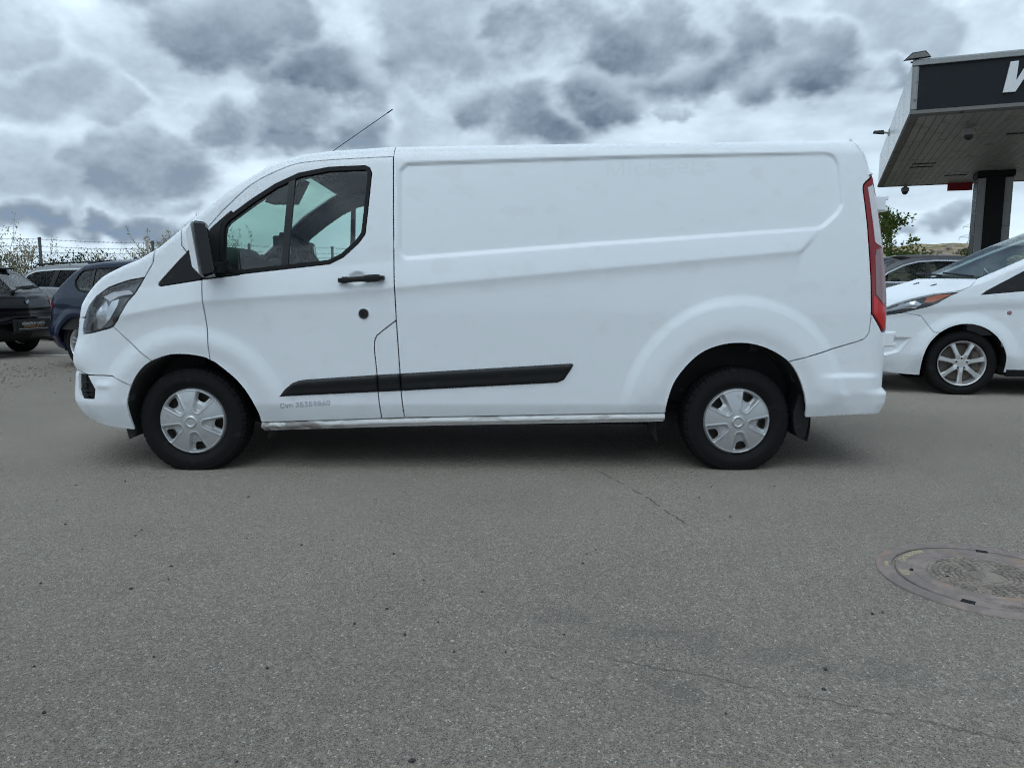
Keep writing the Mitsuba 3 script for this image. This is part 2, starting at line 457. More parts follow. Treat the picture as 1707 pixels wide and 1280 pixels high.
def wheel_cover(R):
    """Five broad flat spokes, between them sunken pads that end in an open vent."""
    ang = np.radians(63 + 72 * np.arange(5))
    P0 = Polygon([(.33, .06), (.38, .105), (.87, .27), (.91, .22), (.925, 0), (.91, -.22), (.87, -.27), (.38, -.105), (.33, -.06)])
    H0 = Polygon([(.64, .07), (.68, .13), (.84, .18), (.87, .14), (.885, 0), (.87, -.13), (.83, -.155), (.68, -.10), (.64, -.05)]).buffer(-.01).buffer(.01)
    rot = lambda g, a: shapely.affinity.rotate(g, math.degrees(a), origin=(0, 0))
    pads = unary_union([rot(P0, a) for a in ang]); holes = unary_union([rot(H0, a + .03) for a in ang])
    disc = Point(0, 0).buffer(1, 64)
    shapely.prepare(pads)

    def fn(x, z):
        X, Z = x / R, z / R
        r = np.hypot(X, Z)
        q = shapely.points(X, Z)
        dist = shapely.distance(pads.boundary, q) * np.where(shapely.contains_xy(pads, X, Z), 1, -1)
        y = .030 * (1 - r ** 2) + .004
        y = y - .019 * sm(-.004, .045, dist) - .010 * sm(.58, .64, r) * sm(.03, .07, dist)
        y = y + .004 * np.exp(-((dist + .022) / .014) ** 2)
        y = y - .010 * sm(.955, 1.0, r) + .004 * np.exp(-((r - .95) / .02) ** 2)
        y = y + .007 * sm(.185, .155, r) - .005 * sm(.135, .115, r)
        return np.stack([x, -y, z], -1)
    g = shapely.affinity.scale(disc.difference(holes), R, R, origin=(0, 0))
    return sheet(fn, g, R * .024, lip=.012)


def spoked_rim(R, spokes, double=False, wid=.15, start=90):
    """A cast rim: deep barrel, outer lip and tapering spokes with a hub."""
    parts = [lathe([(R * 1.0, -.012), (R * .985, -.018), (R * .95, -.012), (R * .92, .004), (R * .90, .035), (R * .80, .12), (R * .80, .13)], 72)]
    for k in range(spokes):
        a0 = math.radians(start + 360 * k / spokes)
        for da, w_ in (((-.16, wid * .5), (.16, wid * .5)) if double else ((0, wid),)):
            a = a0 + da * .0
            c = np.array([math.cos(a), 0, math.sin(a)]); t = np.array([-math.sin(a), 0, math.cos(a)])
            pts = []
            for r, ww, y in ((.16, w_ * .95, .004), (.40, w_ * .62, -.004), (.70, w_ * .62, .000), (.93, w_ * (.80), .004)):
                o = t * R * (da * (.25 + r * .75) * 1.0 if double else 0)
                for s in (-1, 1):
                    pts += [c * R * r + o + t * s * ww * R * .5 + [0, y + .006, 0], c * R * r + o + t * s * ww * R * .30 + [0, y - .006, 0], c * R * r + o + t * s * ww * R * .5 + [0, y + .028, 0]]
            pts = np.array(pts).reshape(4, 6, 3)
            for i in range(3):
                parts.append(hull(pts[i:i + 2].reshape(-1, 3)))
    parts.append(lathe([(0, -.006), (R * .16, -.006), (R * .19, .002), (R * .22, .012), (R * .25, .03)], 40))
    return join(*parts)


def brake(R):
    return join(lathe([(0, .05), (R * .45, .05), (R * .46, .06), (R * .8, .062), (R * .8, .085), (0, .085)], 40), moved(bx(-.05, .05, .03, .1, -.11, .11, .02), None, (R * .62, 0, R * .1)))


WHEELS = {}


def wheel_kit(kind, R, rim, w, hub_z, n=216):
    """The ply dicts of one kind of wheel, shared by all wheels of that kind."""
    k = {'tyre': mikit.ply(settle(tyre(R, rim, w, n), hub_z), 'tyre_rubber', smooth=32)}
    hw = -w / 2
    if kind == 'cover':
        k['hub_cap'] = mikit.ply(moved(wheel_cover(rim * 1.0), None, (0, hw * .80, 0)), 'cover_silver', smooth=True)
        k['rim'] = mikit.ply(moved(lathe([(rim * .99, -.004), (rim * .97, .004), (rim * .9, .03), (rim * .86, .06), (.10, .075), (0, .075)], 48), None, (0, hw * .80 + .012, 0)), 'brake_iron', smooth=30)
    else:
        spokes, double, wid, start = kind
        k['rim'] = mikit.ply(moved(spoked_rim(rim, spokes, double, wid, start), None, (0, hw * .82, 0)), 'alloy', smooth=32)
        k['brake_disc'] = mikit.ply(moved(brake(rim), None, (0, hw * .82 + .01, 0)), 'brake_iron', smooth=30)
        k['bolt'] = mikit.ply(moved(lathe([(0, -.006), (.009, -.006), (.010, .004)], 10), None, (0, hw * .82 - .004, 0)), 'lamp_dark', smooth=30)
    return k


def put_wheel(key, kit, at):
    n = 0
    base = key
    while any(k.startswith(key + '__') for k in scene):
        n += 1
        key = f'{base}_{n:03d}'
    for part, d in kit.items():
        if part == 'bolt':
            for a in np.radians(90 + 72 * np.arange(5)):
                put(f'{key}__bolt', d, None, at=at @ T().translate([.052 * math.cos(a), 0, .052 * math.sin(a)]))
            continue
        put(f'{key}__{part}', d, None, at=at)


# ---------------------------------------------------------------- vehicles in general
class Car:
    """A vehicle: its skin, where it stands, and the panels cut from the skin."""

    def __init__(s, key, body, x, y, turn, res=.02, gap=.0028, grow=1.0):
        s.key, s.b, s.res, s.gap = key, body, res, gap
        s.at = T().translate([x, y, 0]).rotate([0, 0, 1], turn).scale(grow)
        s.flip = s.at @ T().scale([1, -1, 1])

    def panel(s, part, poly, bsdf, sides='pair', lip=.016, off=0.0, res=None, gap=None, label=None, smooth=True):
        g = s.gap if gap is None else gap
        p = poly.buffer(-g) if g else poly
        m = sheet(s.b.map, p, res or s.res, lip=lip, off=off)
        key = f'{s.key}__{part}'
        if sides == 'merge':
            m[0][:, 1][np.abs(m[0][:, 1]) < .006] = 0
            return put(key, join(m, mirrored(m)), bsdf, smooth, s.at, label)
        d = mikit.ply(m, bsdf, smooth=smooth)
        k = put(key, d, None, at=s.at, label=label)
        if sides == 'pair':
            put(key, d, None, at=s.flip)
        return k

    def add(s, part, mesh, bsdf, smooth=30, pair=False, label=None):
        d = mikit.ply(mesh, bsdf, smooth=smooth)
        k = put(f'{s.key}__{part}', d, None, at=s.at, label=label)
        if pair:
            put(f'{s.key}__{part}', d, None, at=s.flip)
        return k

    def region(s, bottom, u0=None, u1=None):
        """The whole near half of the skin above the line bottom(u), between u0 and u1."""
        u = np.linspace(s.b.uf if u0 is None else u0, s.b.ur if u1 is None else u1, 240)
        return Polygon(list(zip(u, bottom(u))) + list(zip(u[::-1], s.b.vtop(u[::-1]))))

    def above(s, off, u0, u1, n=60, to=None):
        """The strip from K + off up to the spine (or to K + to)."""
        u = np.linspace(u0, u1, n)
        k = np.interp(u, *s.b.K.T)
        top = s.b.vtop(u) if to is None else k + to
        return Polygon(list(zip(u, k + off)) + list(zip(u[::-1], top[::-1])))


def line_y(pts):
    p = np.array(pts, float)
    return lambda u: np.interp(u, p[:, 0], p[:, 1])


def arch(cx, cz, r, rz=None, n=40):
    a = np.linspace(0, np.pi, n)
    return Polygon([(cx + r * math.cos(t), cz + (rz or r) * math.sin(t)) for t in a] + [(cx - r, -.2), (cx + r, -.2)])


def wheel_house(cx, cz, r, y0, y1, n=36):
    """The dark liner over a wheel: an arched band and its inner wall."""
    a = np.linspace(-.25, np.pi + .25, n)
    ring = np.stack([cx + r * np.cos(a), cz + r * np.sin(a)], 1)
    o = np.concatenate([np.c_[ring[:, 0], np.full(n, y0), ring[:, 1]], np.c_[ring[:, 0], np.full(n, y1), ring[:, 1]], [[cx, y1, cz]]])
    i = np.arange(n - 1)
    f = np.vstack([np.stack([i, i + 1, n + i + 1], 1), np.stack([i, n + i + 1, n + i], 1), np.stack([n + i, n + i + 1, 0 * i + 2 * n], 1)])
    return o, f


# ---------------------------------------------------------------- the white delivery van
def van_inset(z):
    return .125 * np.clip((z - .95) / .9, 0, 2) ** 1.5 + .07 * np.clip((.42 - z) / .2, 0, 2) ** 1.25


RECESS = Polygon([(-.624, 1.835), (.73, 1.878), (1.878, 1.902), (1.941, 1.886), (1.975, 1.835), (1.977, 1.741), (1.983, 1.592), (1.952, 1.54), (1.835, 1.453), (1.791, 1.446), (.445, 1.354), (-.621, 1.273), (-.653, 1.292), (-.665, 1.333), (-.667, 1.792)]).buffer(-.03).buffer(.03)
CREASE = line_y([(-2.6, .86), (-2.314, .938), (-2.058, .991), (-1.81, 1.029), (-1.422, 1.057), (-1.034, 1.078), (-.692, 1.106), (.445, 1.211), (1.698, 1.323), (2.4, 1.38)])
LEDGE = line_y([(-2.3, 1.09), (-1.82, 1.15), (-1.4, 1.205), (-.69, 1.262), (-.62, 1.268), (.445, 1.347), (1.791, 1.440), (2.3, 1.47)])
LEDGE_END = Polygon([(-9, 0), (1.62, 0), (1.698, 1.30), (1.779, 1.387), (1.86, 1.47), (1.95, 1.6), (-9, 3)])
HANDLE_CUP = (-.905, 1.158)


def signed(poly, u, v):
    shapely.prepare(poly)
    q = shapely.points(u, v)
    return shapely.distance(poly.boundary, q) * np.where(shapely.contains_xy(poly, u, v), 1, -1)


def van_relief(u, v):
    sh = np.shape(u)
    u, v = np.ravel(u), np.ravel(v)
    c, t = CREASE(u), LEDGE(u)
    w = np.clip((t - v) / (t - c), 0, 1)
    wedge = .017 * np.where(v > c, w ** .9, np.exp(-np.maximum(c - v, 0) / .045))
    wedge *= sm(-.004, .028, signed(LEDGE_END, u, v)) * sm(-2.5, -2.25, u)
    rec = -.013 * sm(-.002, .013, signed(RECESS, u, v))
    out = wedge + rec
    for cx, cz, r, r2, h in ((-1.91, .30, .415, .60, .018), (1.343, .305, .455, .715, .030)):
        q = np.hypot(u - cx, (v - cz) * (1 if cx < 0 else .93))
        k = h * (.6 * (1 - sm(r2 - .075, r2, q)) + .4 * (1 - sm(r + .08, r2 - .04, q))) - .010 * (1 - sm(r - .01, r + .075, q)) ** 1.0
        out = out + k * sm(.22, .55, v)
    cup = np.hypot((u - HANDLE_CUP[0]) / .052, (v - HANDLE_CUP[1]) / .040)
    out = out - .020 * (1 - sm(.62, 1.05, cup))
    # the hollow in the rear bumper's flank and the swelling of the nose
    out = out + .016 * sm(.60, .585, v) * sm(1.80, 1.95, u) * sm(.40, .50, v) * sm(2.3, 2.12, u)
    out = out + .012 * np.exp(-((v - .70) / .08) ** 2) * sm(-2.45, -2.62, u) - .010 * np.exp(-((v - .605) / .02) ** 2) * sm(-2.50, -2.62, u)
    out = out + .020 * np.exp(-((v - .42) / .09) ** 2) * sm(-2.42, -2.58, u)
    out = out + .012 * np.exp(-((v - .53) / .02) ** 2) * sm(-2.50, -2.46, u) * sm(-2.36, -2.42, u)
    return out.reshape(sh)


VAN_BODY = Body(.993,(-2.15,.54,.17,5.2),(2.05,.2,.02,6),
 [(.0,.12),(.2,.09),(.27,.045),(.34,.015),(.5,.0),(.66,0),(.76,.02),(.8,.03),(.9,.045),(1.0,.065),(1.12,.12),(1.3,.2),(2.2,.25)],
 [(0,-.09),(.25,-.075),(.33,-.05),(.42,-.035),(.475,-.03),(.505,-.06),(.8,-.06),(1.2,-.068),(1.6,-.075),(1.75,-.08),(1.88,-.105),(2.0,-.15)],
 van_inset,
 [(-3.8,1.0),(-3.0,1.0),(-2.8,1.03),(-2.7,1.085),(-2.6,1.135),(-2.5,1.18),(-2.35,1.225),(-2.2,1.275),(-2.08,1.345),(-1.92,1.475),(-1.68,1.68),(-1.43,1.83),(-1.25,1.885),(-1.09,1.908),(-.75,1.932),(.5,1.957),(2.05,1.975),(2.2,1.97),(3.4,1.97)],
 [(-3.8,.05),(-2.5,.05),(-2.2,.05),(-1.92,.055),(-1.5,.07),(-.9,.09),(2.1,.10),(3.4,.1)],
 [(-3.8,-2.84,1.0),(-2.8,-2.78,1.05),(-2.5,-2.65,1.13),(-2.2,-2.42,1.21),(-2.08,-2.3,1.29),(-1.92,-2.15,1.43),(-1.68,-1.88,1.66),(-1.43,-1.58,1.86),(-1.25,-1.35,1.935),(-1.09,-1.12,1.965),(-.75,-.75,1.985),(.5,.5,2.0),(2.05,2.05,2.01),(3.4,2.2,1.985)], disp=van_relief)
van = Car('delivery_van', VAN_BODY, 0, 5.533, 0, res=.0125, gap=.0036)
name('delivery_van', 'long white panel van with black side mouldings parked side on across the foreground', 'van')
VB = VAN_BODY
kt = lambda u: np.interp(u, *VB.K.T)

F_ARCH = [(-2.30, .20), (-2.297, .255), (-2.298, .345), (-2.292, .449), (-2.237, .577), (-2.157, .661), (-2.042, .709), (-1.943, .716), (-1.833, .701), (-1.785, .680), (-1.744, .656), (-1.637, .562), (-1.566, .463), (-1.526, .37), (-1.517, .302), (-1.512, .20)]
R_ARCH = [(.918, .20), (.92, .349), (.93, .445), (.971, .564), (1.059, .676), (1.145, .74), (1.251, .775), (1.358, .783), (1.457, .767), (1.547, .731), (1.632, .674), (1.689, .6), (1.726, .518), (1.746, .449), (1.766, .337), (1.77, .20)]
smoothline = lambda p, n: np.stack([np.interp(np.linspace(0, 1, n), np.linspace(0, 1, len(p)), np.array(p)[:, k]) for k in (0, 1)], 1)


def spline(p, n=6):
    """Catmull-Rom through the points."""
    p = np.array(p, float); q = np.vstack([2 * p[0] - p[1], p, 2 * p[-1] - p[-2]]); o = []
    for i in range(1, len(q) - 2):
        for t in np.arange(n) / n:
            o.append(.5 * (2 * q[i] + (q[i + 1] - q[i - 1]) * t + (2 * q[i - 1] - 5 * q[i] + 4 * q[i + 1] - q[i + 2]) * t ** 2 + (3 * q[i] - q[i - 1] - 3 * q[i + 1] + q[i + 2]) * t ** 3))
    return [tuple(x) for x in o] + [tuple(p[-1])]


ARCHES = Polygon(spline(F_ARCH)).union(Polygon(spline(R_ARCH)))
SEAM = [(-2.36, .882), (-2.238, .768), (-2.126, .672)]
PILLAR = [(-.695, 1.95), (-.699, 1.873), (-.693, 1.246), (-.682, .918), (-.666, .603), (-.662, .494), (-.647, .33)]
FLAP = [(-.682, .918), (-.775, .847), (-.80, .825), (-.813, .795), (-.815, .738), (-.803, .604), (-.8, .5), (-.785, .327)]
DTOP = spline([(-1.821, 1.413), (-1.769, 1.476), (-1.68, 1.574), (-1.529, 1.712), (-1.365, 1.798), (-1.257, 1.837), (-1.077, 1.856), (-.893, 1.867), (-.699, 1.876)], 4)
DFRONT = [(-1.821, 1.413), (-1.82, 1.155), (-1.819, 1.103), (-1.811, .998), (-1.795, .846), (-1.785, .66)]
WINDOW = Polygon([(-1.60, 1.187), (-1.071, 1.246), (-.989, 1.286), (-.899, 1.368), (-.862, 1.42), (-.845, 1.574), (-.826, 1.775), (-.839, 1.807), (-.865, 1.819), (-1.076, 1.81), (-1.255, 1.775), (-1.392, 1.711), (-1.528, 1.623), (-1.679, 1.511), (-1.705, 1.476), (-1.715, 1.42), (-1.715, 1.277), (-1.687, 1.215), (-1.66, 1.195)]).buffer(.012).buffer(-.012)
SAIL = Polygon([(-1.82, 1.155), (-1.821, 1.372), (-1.768, 1.450), (-1.705, 1.506), (-1.65, 1.553), (-1.60, 1.50), (-1.60, 1.183)]).difference(WINDOW)
TRIANGLE = Polygon([(-2.075, 1.123), (-2.068, 1.141), (-2.018, 1.194), (-1.951, 1.267), (-1.856, 1.361), (-1.826, 1.389), (-1.825, 1.154), (-2.061, 1.117)])
HEADLIGHT = Polygon([(-2.157, 1.166), (-2.212, 1.075), (-2.258, 1.026), (-2.327, .918), (-2.36, .882), (-2.384, .871), (-2.50, .845), (-2.608, .833), (-2.621, .856), (-2.60, .90), (-2.56, 1.0), (-2.512, 1.052), (-2.407, 1.106), (-2.256, 1.147)])
TAIL = Polygon([(2.24, 1.770), (2.155, 1.724), (2.133, 1.705), (2.128, 1.682), (2.149, 1.476), (2.166, 1.18), (2.172, .959), (2.254, .850), (2.325, .852), (2.325, 1.3), (2.325, 1.75)])
REAR_SEAM = [(1.632, .674), (1.829, .726), (2.080, .79), (2.135, .808), (2.161, .843), (2.168, .896), (2.173, .956)]
VENT = Polygon([(-2.655, .592), (-2.546, .589), (-2.494, .506), (-2.502, .45), (-2.596, .450), (-2.64, .499)])
LOW_SEAM = [(-2.645, .606), (-2.535, .59), (-2.375, .589), (-2.24, .515)]
uf, ur = VB.uf, VB.ur
BIG = rect(-9, -1, 9, 5)

# outer panels
fender = Polygon(SEAM + [(-2.0, .60), (-1.785, .60)] + DFRONT[::-1][1:] + [(-1.821, 1.392), (-1.908, 1.314), (-1.937, 1.352), (-1.945, kt(-1.945) + .075), (-2.085, kt(-2.085) + .075), (-2.105, 1.256), (-2.13, 1.211), (-2.157, 1.166)] + list(HEADLIGHT.exterior.coords)[1:5]).buffer(0).difference(ARCHES).difference(TRIANGLE)
van.panel('front_wing', fender, 'white_paint')
van.panel('corner_trim', TRIANGLE, 'black_plastic', off=-.004)
GRILLE = Polygon([(uf, .64), (-3.02, .64), (-2.90, .88), (uf, .90)])
nose = Polygon([(-2.384, .871), (-2.50, .845), (-2.608, .833), (-2.621, .856), (-2.60, .93), (uf, .93)] + [(uf, .615)] + LOW_SEAM + [(-2.2, .55)] + SEAM[::-1]).buffer(0).difference(ARCHES).difference(GRILLE)
van.panel('front_bumper', nose, 'white_paint', sides='merge')
lower = Polygon([(uf, .615)] + LOW_SEAM + [(-2.2, .45), (-2.2, .20), (-2.30, .251), (-2.42, .262), (-2.53, .278), (-2.62, .30), (uf, .30)]).buffer(0).difference(ARCHES).difference(VENT)
van.panel('lower_bumper', lower, 'white_paint', sides='merge')
van.panel('bumper_vent', VENT.buffer(.004), 'black_plastic', off=-.045, lip=0, gap=0)
for z in (.472, .495, .545):
    van.add('bumper_vent__slat', sheet(VB.map, VENT.intersection(rect(-3, z - .004, -2, z + .004)), .02, lip=.03, off=-.012), 'black_plastic', pair=True)
van.panel('grille', GRILLE, 'black_plastic', sides='merge', off=-.03, gap=0)
for z in (.69, .74, .79, .84):
    q = sheet(VB.map, GRILLE.intersection(rect(-9, z - .008, 0, z + .008)), .04, lip=.03, off=-.005)
    van.add('grille__slat', join(q, mirrored(q)), 'chrome')
bonnet = Polygon([(-2.157, 1.168), (-2.132, 1.211), (-2.107, 1.256), (-2.09, kt(-2.09) + .08), (-2.18, float(VB.vtop(-2.18)))] + [(u, float(VB.vtop(u))) for u in np.linspace(-2.25, uf, 50)] + [(uf, .932), (-2.60, .932), (-2.56, 1.003), (-2.512, 1.056), (-2.407, 1.110), (-2.256, 1.150)]).buffer(0)
van.panel('bonnet', bonnet, 'white_paint', sides='merge', gap=.003)
van.panel('cowl', Polygon([(-2.09, kt(-2.09) + .08), (-2.18, float(VB.vtop(-2.18))), (-2.10, float(VB.vtop(-2.10))), (-2.03, kt(-2.03) + .08)]), 'black_plastic', sides='merge', off=-.01)
rim_u = np.linspace(-1.945, -1.40, 24)
cab = Polygon(DTOP + [(-.695, 1.876), (-.695, kt(-.695) + .1), (-.695, float(VB.vtop(-.695)))] + [(u, float(VB.vtop(u))) for u in np.linspace(-.8, -1.34, 12)] + [(u, kt(u) + .085) for u in rim_u[::-1]] + [(-1.937, 1.352), (-1.908, 1.314), (-1.821, 1.392)]).buffer(0)
van.panel('cab_roof', cab, 'white_paint', sides='merge')
screen = Polygon([(u, kt(u) + .085) for u in np.linspace(-2.07, -1.40, 30)] + [(u, float(VB.vtop(u))) for u in np.linspace(-1.345, -2.15, 30)]).buffer(0)
van.panel('windscreen', screen, 'screen_glass', sides='merge', lip=0, off=-.004, gap=.001)
door = Polygon([(-1.785, .60)] + [(-1.60, .50), (-1.53, .30), (-1.517, .302), (-1.132, .314), (-.785, .327)] + FLAP[::-1][1:] + PILLAR[1:4][::-1][1:] + DTOP[::-1] + DFRONT[1:-1]).buffer(0).difference(ARCHES).difference(WINDOW).difference(SAIL)
van.panel('front_door', door, 'white_paint')
van.panel('front_door__sail_panel', SAIL, 'black_plastic', off=-.003)
inner = WINDOW.buffer(-.024).buffer(-.02).buffer(.02)
van.panel('front_door__window_seal', WINDOW.difference(inner), 'rubber_seal', off=.003, gap=.001, lip=.03)
van.panel('front_door__window', WINDOW.buffer(-.015), 'side_glass', lip=0, off=-.012, gap=0)
van.panel('front_door__divider', Polygon([(-1.309, 1.78), (-1.272, 1.78), (-1.318, 1.21), (-1.358, 1.205)]).intersection(WINDOW.buffer(-.01)), 'gloss_black', off=.001, gap=0, lip=.025)
flap = Polygon(FLAP + [(-.647, .332)] + PILLAR[3:6][::-1]).buffer(0)
van.panel('fuel_flap', flap, 'white_paint')
REAR_EDGE = 2.325
side = Polygon(PILLAR[::-1] + [(-.693, kt(-.69) + .102)] + [(u, kt(u) + .1) for u in np.linspace(-.6, REAR_EDGE, 60)] + [(REAR_EDGE, 1.755), (2.24, 1.773), (2.155, 1.727), (2.133, 1.708), (2.128, 1.682), (2.149, 1.476), (2.166, 1.18), (2.172, .959)] + REAR_SEAM[::-1][1:] + [(1.60, .60), (1.2, .5), (.95, .30), (.919, .364), (.095, .347), (-.647, .332)]).buffer(0).difference(ARCHES)
van.panel('side_panel', side, 'white_paint', res=.0115)
van.panel('cargo_roof', Polygon([(u, kt(u) + .102) for u in np.linspace(-.694, REAR_EDGE, 60)] + [(u, float(VB.vtop(u))) for u in np.linspace(REAR_EDGE, -.694, 60)]).buffer(0), 'white_paint', sides='merge', res=.03)
back = Polygon([(REAR_EDGE, .56)] + [(u, float(VB.vtop(u))) for u in np.linspace(REAR_EDGE + .001, ur, 40)] + [(ur, .56)]).buffer(0)
van.panel('rear_door', back, 'white_paint', res=.03)
rear_bumper = Polygon(REAR_SEAM + [(2.175, .956), (2.254, .848), (REAR_EDGE, .846), (REAR_EDGE, .555), (ur, .555), (ur, .352), (2.34, .352), (2.202, .352), (1.977, .345), (1.8, .334), (1.74, .334), (1.60, .6)]).buffer(0).difference(ARCHES)
van.panel('rear_bumper', rear_bumper, 'white_paint', sides='merge', lip=.02)
SILL = [(-1.513, .296), (-1.132, .308), (-.647, .325), (.095, .340), (.916, .356)]
van.panel('sill', Polygon(SILL + [(u, z - .034) for u, z in SILL[::-1]]), 'sill_paint', off=lambda u, v: .004 + .012 * np.sin(np.clip((line_y(SILL)(u) - v) / .034, 0, 1) * np.pi), lip=.05, gap=0)
van.panel('sill_flange', Polygon([(u, z - .036) for u, z in SILL] + [(u, z - .056) for u, z in SILL[::-1]]), 'sill_paint', off=-.012, lip=.05, gap=0)

# side mouldings
MOLD = [('front', [(-1.39, .463), (-1.353, .51), (-1.307, .546), (-1.27, .560), (-1.23, .567), (-.803, .5955), (-.799, .491)]), ('flap', [(-.801, .5955), (-.667, .603), (-.663, .497), (-.797, .491)]), ('rear', [(-.664, .603), (.352, .663), (.366, .654), (.337, .604), (.309, .562), (.269, .546), (-.660, .497)])]
mold_top = line_y([(-1.39, .56), (-.801, .596), (-.66, .603), (.352, .663)])
for _, pts in MOLD:
    pol = Polygon(pts)
    sd = lambda u, v, pol=pol: .002 + .011 * sm(0, .012, signed(pol, u.ravel(), v.ravel())) + .004 * sm(.035, .0, np.abs(mold_top(u) - v - .03))
    van.panel('moulding', pol, 'black_plastic', off=sd, lip=.02, gap=.0012, res=.009)

# door handle, lock, lettering
hc = [(-.992, 1.151), (-.945, 1.154), (-.85, 1.160), (-.765, 1.165)]
P = VB.map(np.array([p[0] for p in hc]), np.array([p[1] for p in hc]), flat=True)
Q = P + [0, -.045, 0]
hv = []
for i in range(25):
    t = i / 24
    c = np.array([np.interp(t, [0, .33, .67, 1], Q[:, k]) for k in range(3)])
    hgt = np.interp(t, [0, .03, .2, .33, .62, .70, .95, 1], [.012, .019, .019, .0155, .0165, .022, .022, .014])
    dep = .012
    th = np.arange(16) / 16 * 2 * np.pi
    hv.append(c + np.stack([0 * th, dep * np.sign(np.cos(th)) * np.abs(np.cos(th)) ** .6, hgt * np.sign(np.sin(th)) * np.abs(np.sin(th)) ** .7], -1))
hv = np.array(hv)
i, j = np.meshgrid(np.arange(24), np.arange(16), indexing='ij')
hf = np.stack([i * 16 + j, i * 16 + (j + 1) % 16, (i + 1) * 16 + (j + 1) % 16, (i + 1) * 16 + j], -1).reshape(-1, 4)
hm = (np.vstack([hv.reshape(-1, 3), hv[0].mean(0)[None], hv[-1].mean(0)[None]]), np.vstack([hf[:, [0, 1, 2]], hf[:, [0, 2, 3]], [[(k + 1) % 16, k, 400] for k in range(16)], [[384 + k, 384 + (k + 1) % 16, 401] for k in range(16)]]))
posts = join(*[bx(P[k, 0] - .02, P[k, 0] + .02, P[k, 1] - .05, P[k, 1] + .02, P[k, 2] - .013, P[k, 2] + .013, .004) for k in (0, 3)])
van.add('front_door__handle', join(moved(hm), moved(posts, None, (0, 0, 0))), 'black_plastic', 40, pair=True)
lp = VB.map(np.array([-.872]), np.array([.956]))[0]
van.add('front_door__lock', moved(lathe([(.0, -.004), (.008, -.004), (.009, -.010), (.024, -.010), (.027, -.006), (.027, .01)], 32), None, lp), 'gloss_black', 30)
van.add('front_door__lock_ring', moved(lathe([(.027, -.004), (.030, -.007), (.032, -.003), (.033, .01)], 32), None, lp), 'chrome', 30)


def lettering(part, text, u0, v0, u1, v1, height, bsdf, bold=False, off=.0012):
    m = meshkit.text_mesh(text, height, .0006, bold)
    v, f = np.asarray(m.vertices), np.asarray(m.faces)
    k = (u1 - u0) / v[:, 0].max()
    u, w = u0 + v[:, 0] * k, v0 + (v1 - v0) * v[:, 0] / v[:, 0].max() + v[:, 1]
    p = VB.map(u, w)
    p[:, 1] -= off + v[:, 2]
    van.add(part, (p, f), bsdf, False)


lettering('front_door__lettering', 'Cvr: 35359860', -1.388, .392, -1.086, .411, .030, 'old_lettering', True)
lettering('side_panel__lettering', "Michael's", .545, 1.755, 1.205, 1.788, .085, 'ghost_paint', False, .0008)

# lamps
van.panel('headlight', HEADLIGHT, 'lamp_grey', off=-.055, lip=0, gap=0)
van.panel('headlight__rim', HEADLIGHT.difference(HEADLIGHT.buffer(-.012)), 'gloss_black', off=-.004, lip=.05, gap=.002)
van.panel('headlight__reflector', Polygon([(-2.585, .89), (-2.54, 1.0), (-2.47, 1.045), (-2.43, .99), (-2.44, .90), (-2.50, .86)]), 'lamp_reflector', off=lambda u, v: -.05 + .024 * np.exp(-(((u + 2.51) / .04) ** 2 + ((v - .95) / .05) ** 2)), gap=0)
van.panel('headlight__reflector', Polygon([(-2.425, .905), (-2.41, .99), (-2.385, 1.03), (-2.33, 1.045), (-2.345, 1.00), (-2.40, .92)]), 'lamp_reflector', off=-.022, gap=0)
van.panel('headlight__light_guide', Polygon([(-2.46, 1.055), (-2.38, 1.085), (-2.26, 1.095), (-2.235, 1.075), (-2.33, 1.062), (-2.40, 1.03)]), 'clear_lens', off=-.02, gap=0)
van.panel('headlight__bezel', Polygon([(-2.38, .90), (-2.345, .905), (-2.27, 1.01), (-2.21, 1.06), (-2.19, 1.11), (-2.26, 1.05), (-2.33, 1.0)]), 'gloss_black', off=-.03, gap=0)
van.panel('headlight__lens', HEADLIGHT, 'lamp_glass', off=-.001, lip=0, gap=.003)
van.panel('tail_lamp', TAIL, 'red_lens', off=.004, lip=.03)
van.panel('tail_lamp__clear_lens', Polygon([(2.162, 1.690), (2.216, 1.706), (2.262, 1.60), (2.275, 1.345), (2.22, 1.36), (2.201, 1.372), (2.192, 1.46)]), 'clear_lens', off=.008, lip=.02, gap=0)
van.panel('tail_lamp__smoked_lens', Polygon([(2.197, 1.28), (2.212, 1.33), (2.275, 1.335), (2.295, 1.20), (2.284, 1.03), (2.252, 1.012), (2.199, 1.068)]), 'smoke_lens', off=.008, lip=.02, gap=0)
van.panel('tail_lamp__reflector', Polygon([(2.181, 1.055), (2.196, 1.055), (2.252, 1.004), (2.275, .99), (2.28, .875), (2.258, .866), (2.182, .960)]), 'red_lens_bright', off=.008, lip=.02, gap=0)
for z in (1.60, .80):
    hp = VB.map(np.array([2.37]), np.array([z]))[0]
    van.add('rear_door__hinge', join(bx(hp[0] - .06, hp[0] + .035, hp[1] - .05, hp[1] + .03, hp[2] - .045, hp[2] + .045, .008), bx(hp[0] + .034, hp[0] + .05, hp[1] - .045, hp[1] + .03, hp[2] + .02, hp[2] + .045, .004), bx(hp[0] + .034, hp[0] + .05, hp[1] - .045, hp[1] + .03, hp[2] - .045, hp[2] - .02, .004)), 'white_paint', 30, pair=True)

# mirrors: white cap, black housing, glass turned to the driver
def mirror_part(pts):
    return hull(pts)


def ell(cx, y0, y1, z0, z1, lean, b):
    o = []
    for yy, ins in ((y0, b), (y0 + b, 0), (y1 - b, 0), (y1, b)):
        for z, k in ((z0, 1), (z0 + b, 0), (z1 - b, 0), (z1, 1)):
            zz = z if not ins else (z + (ins * .6 if z < (z0 + z1) / 2 else -ins * .6))
            o.append((cx + lean * (zz - z0), yy, zz))
    return o


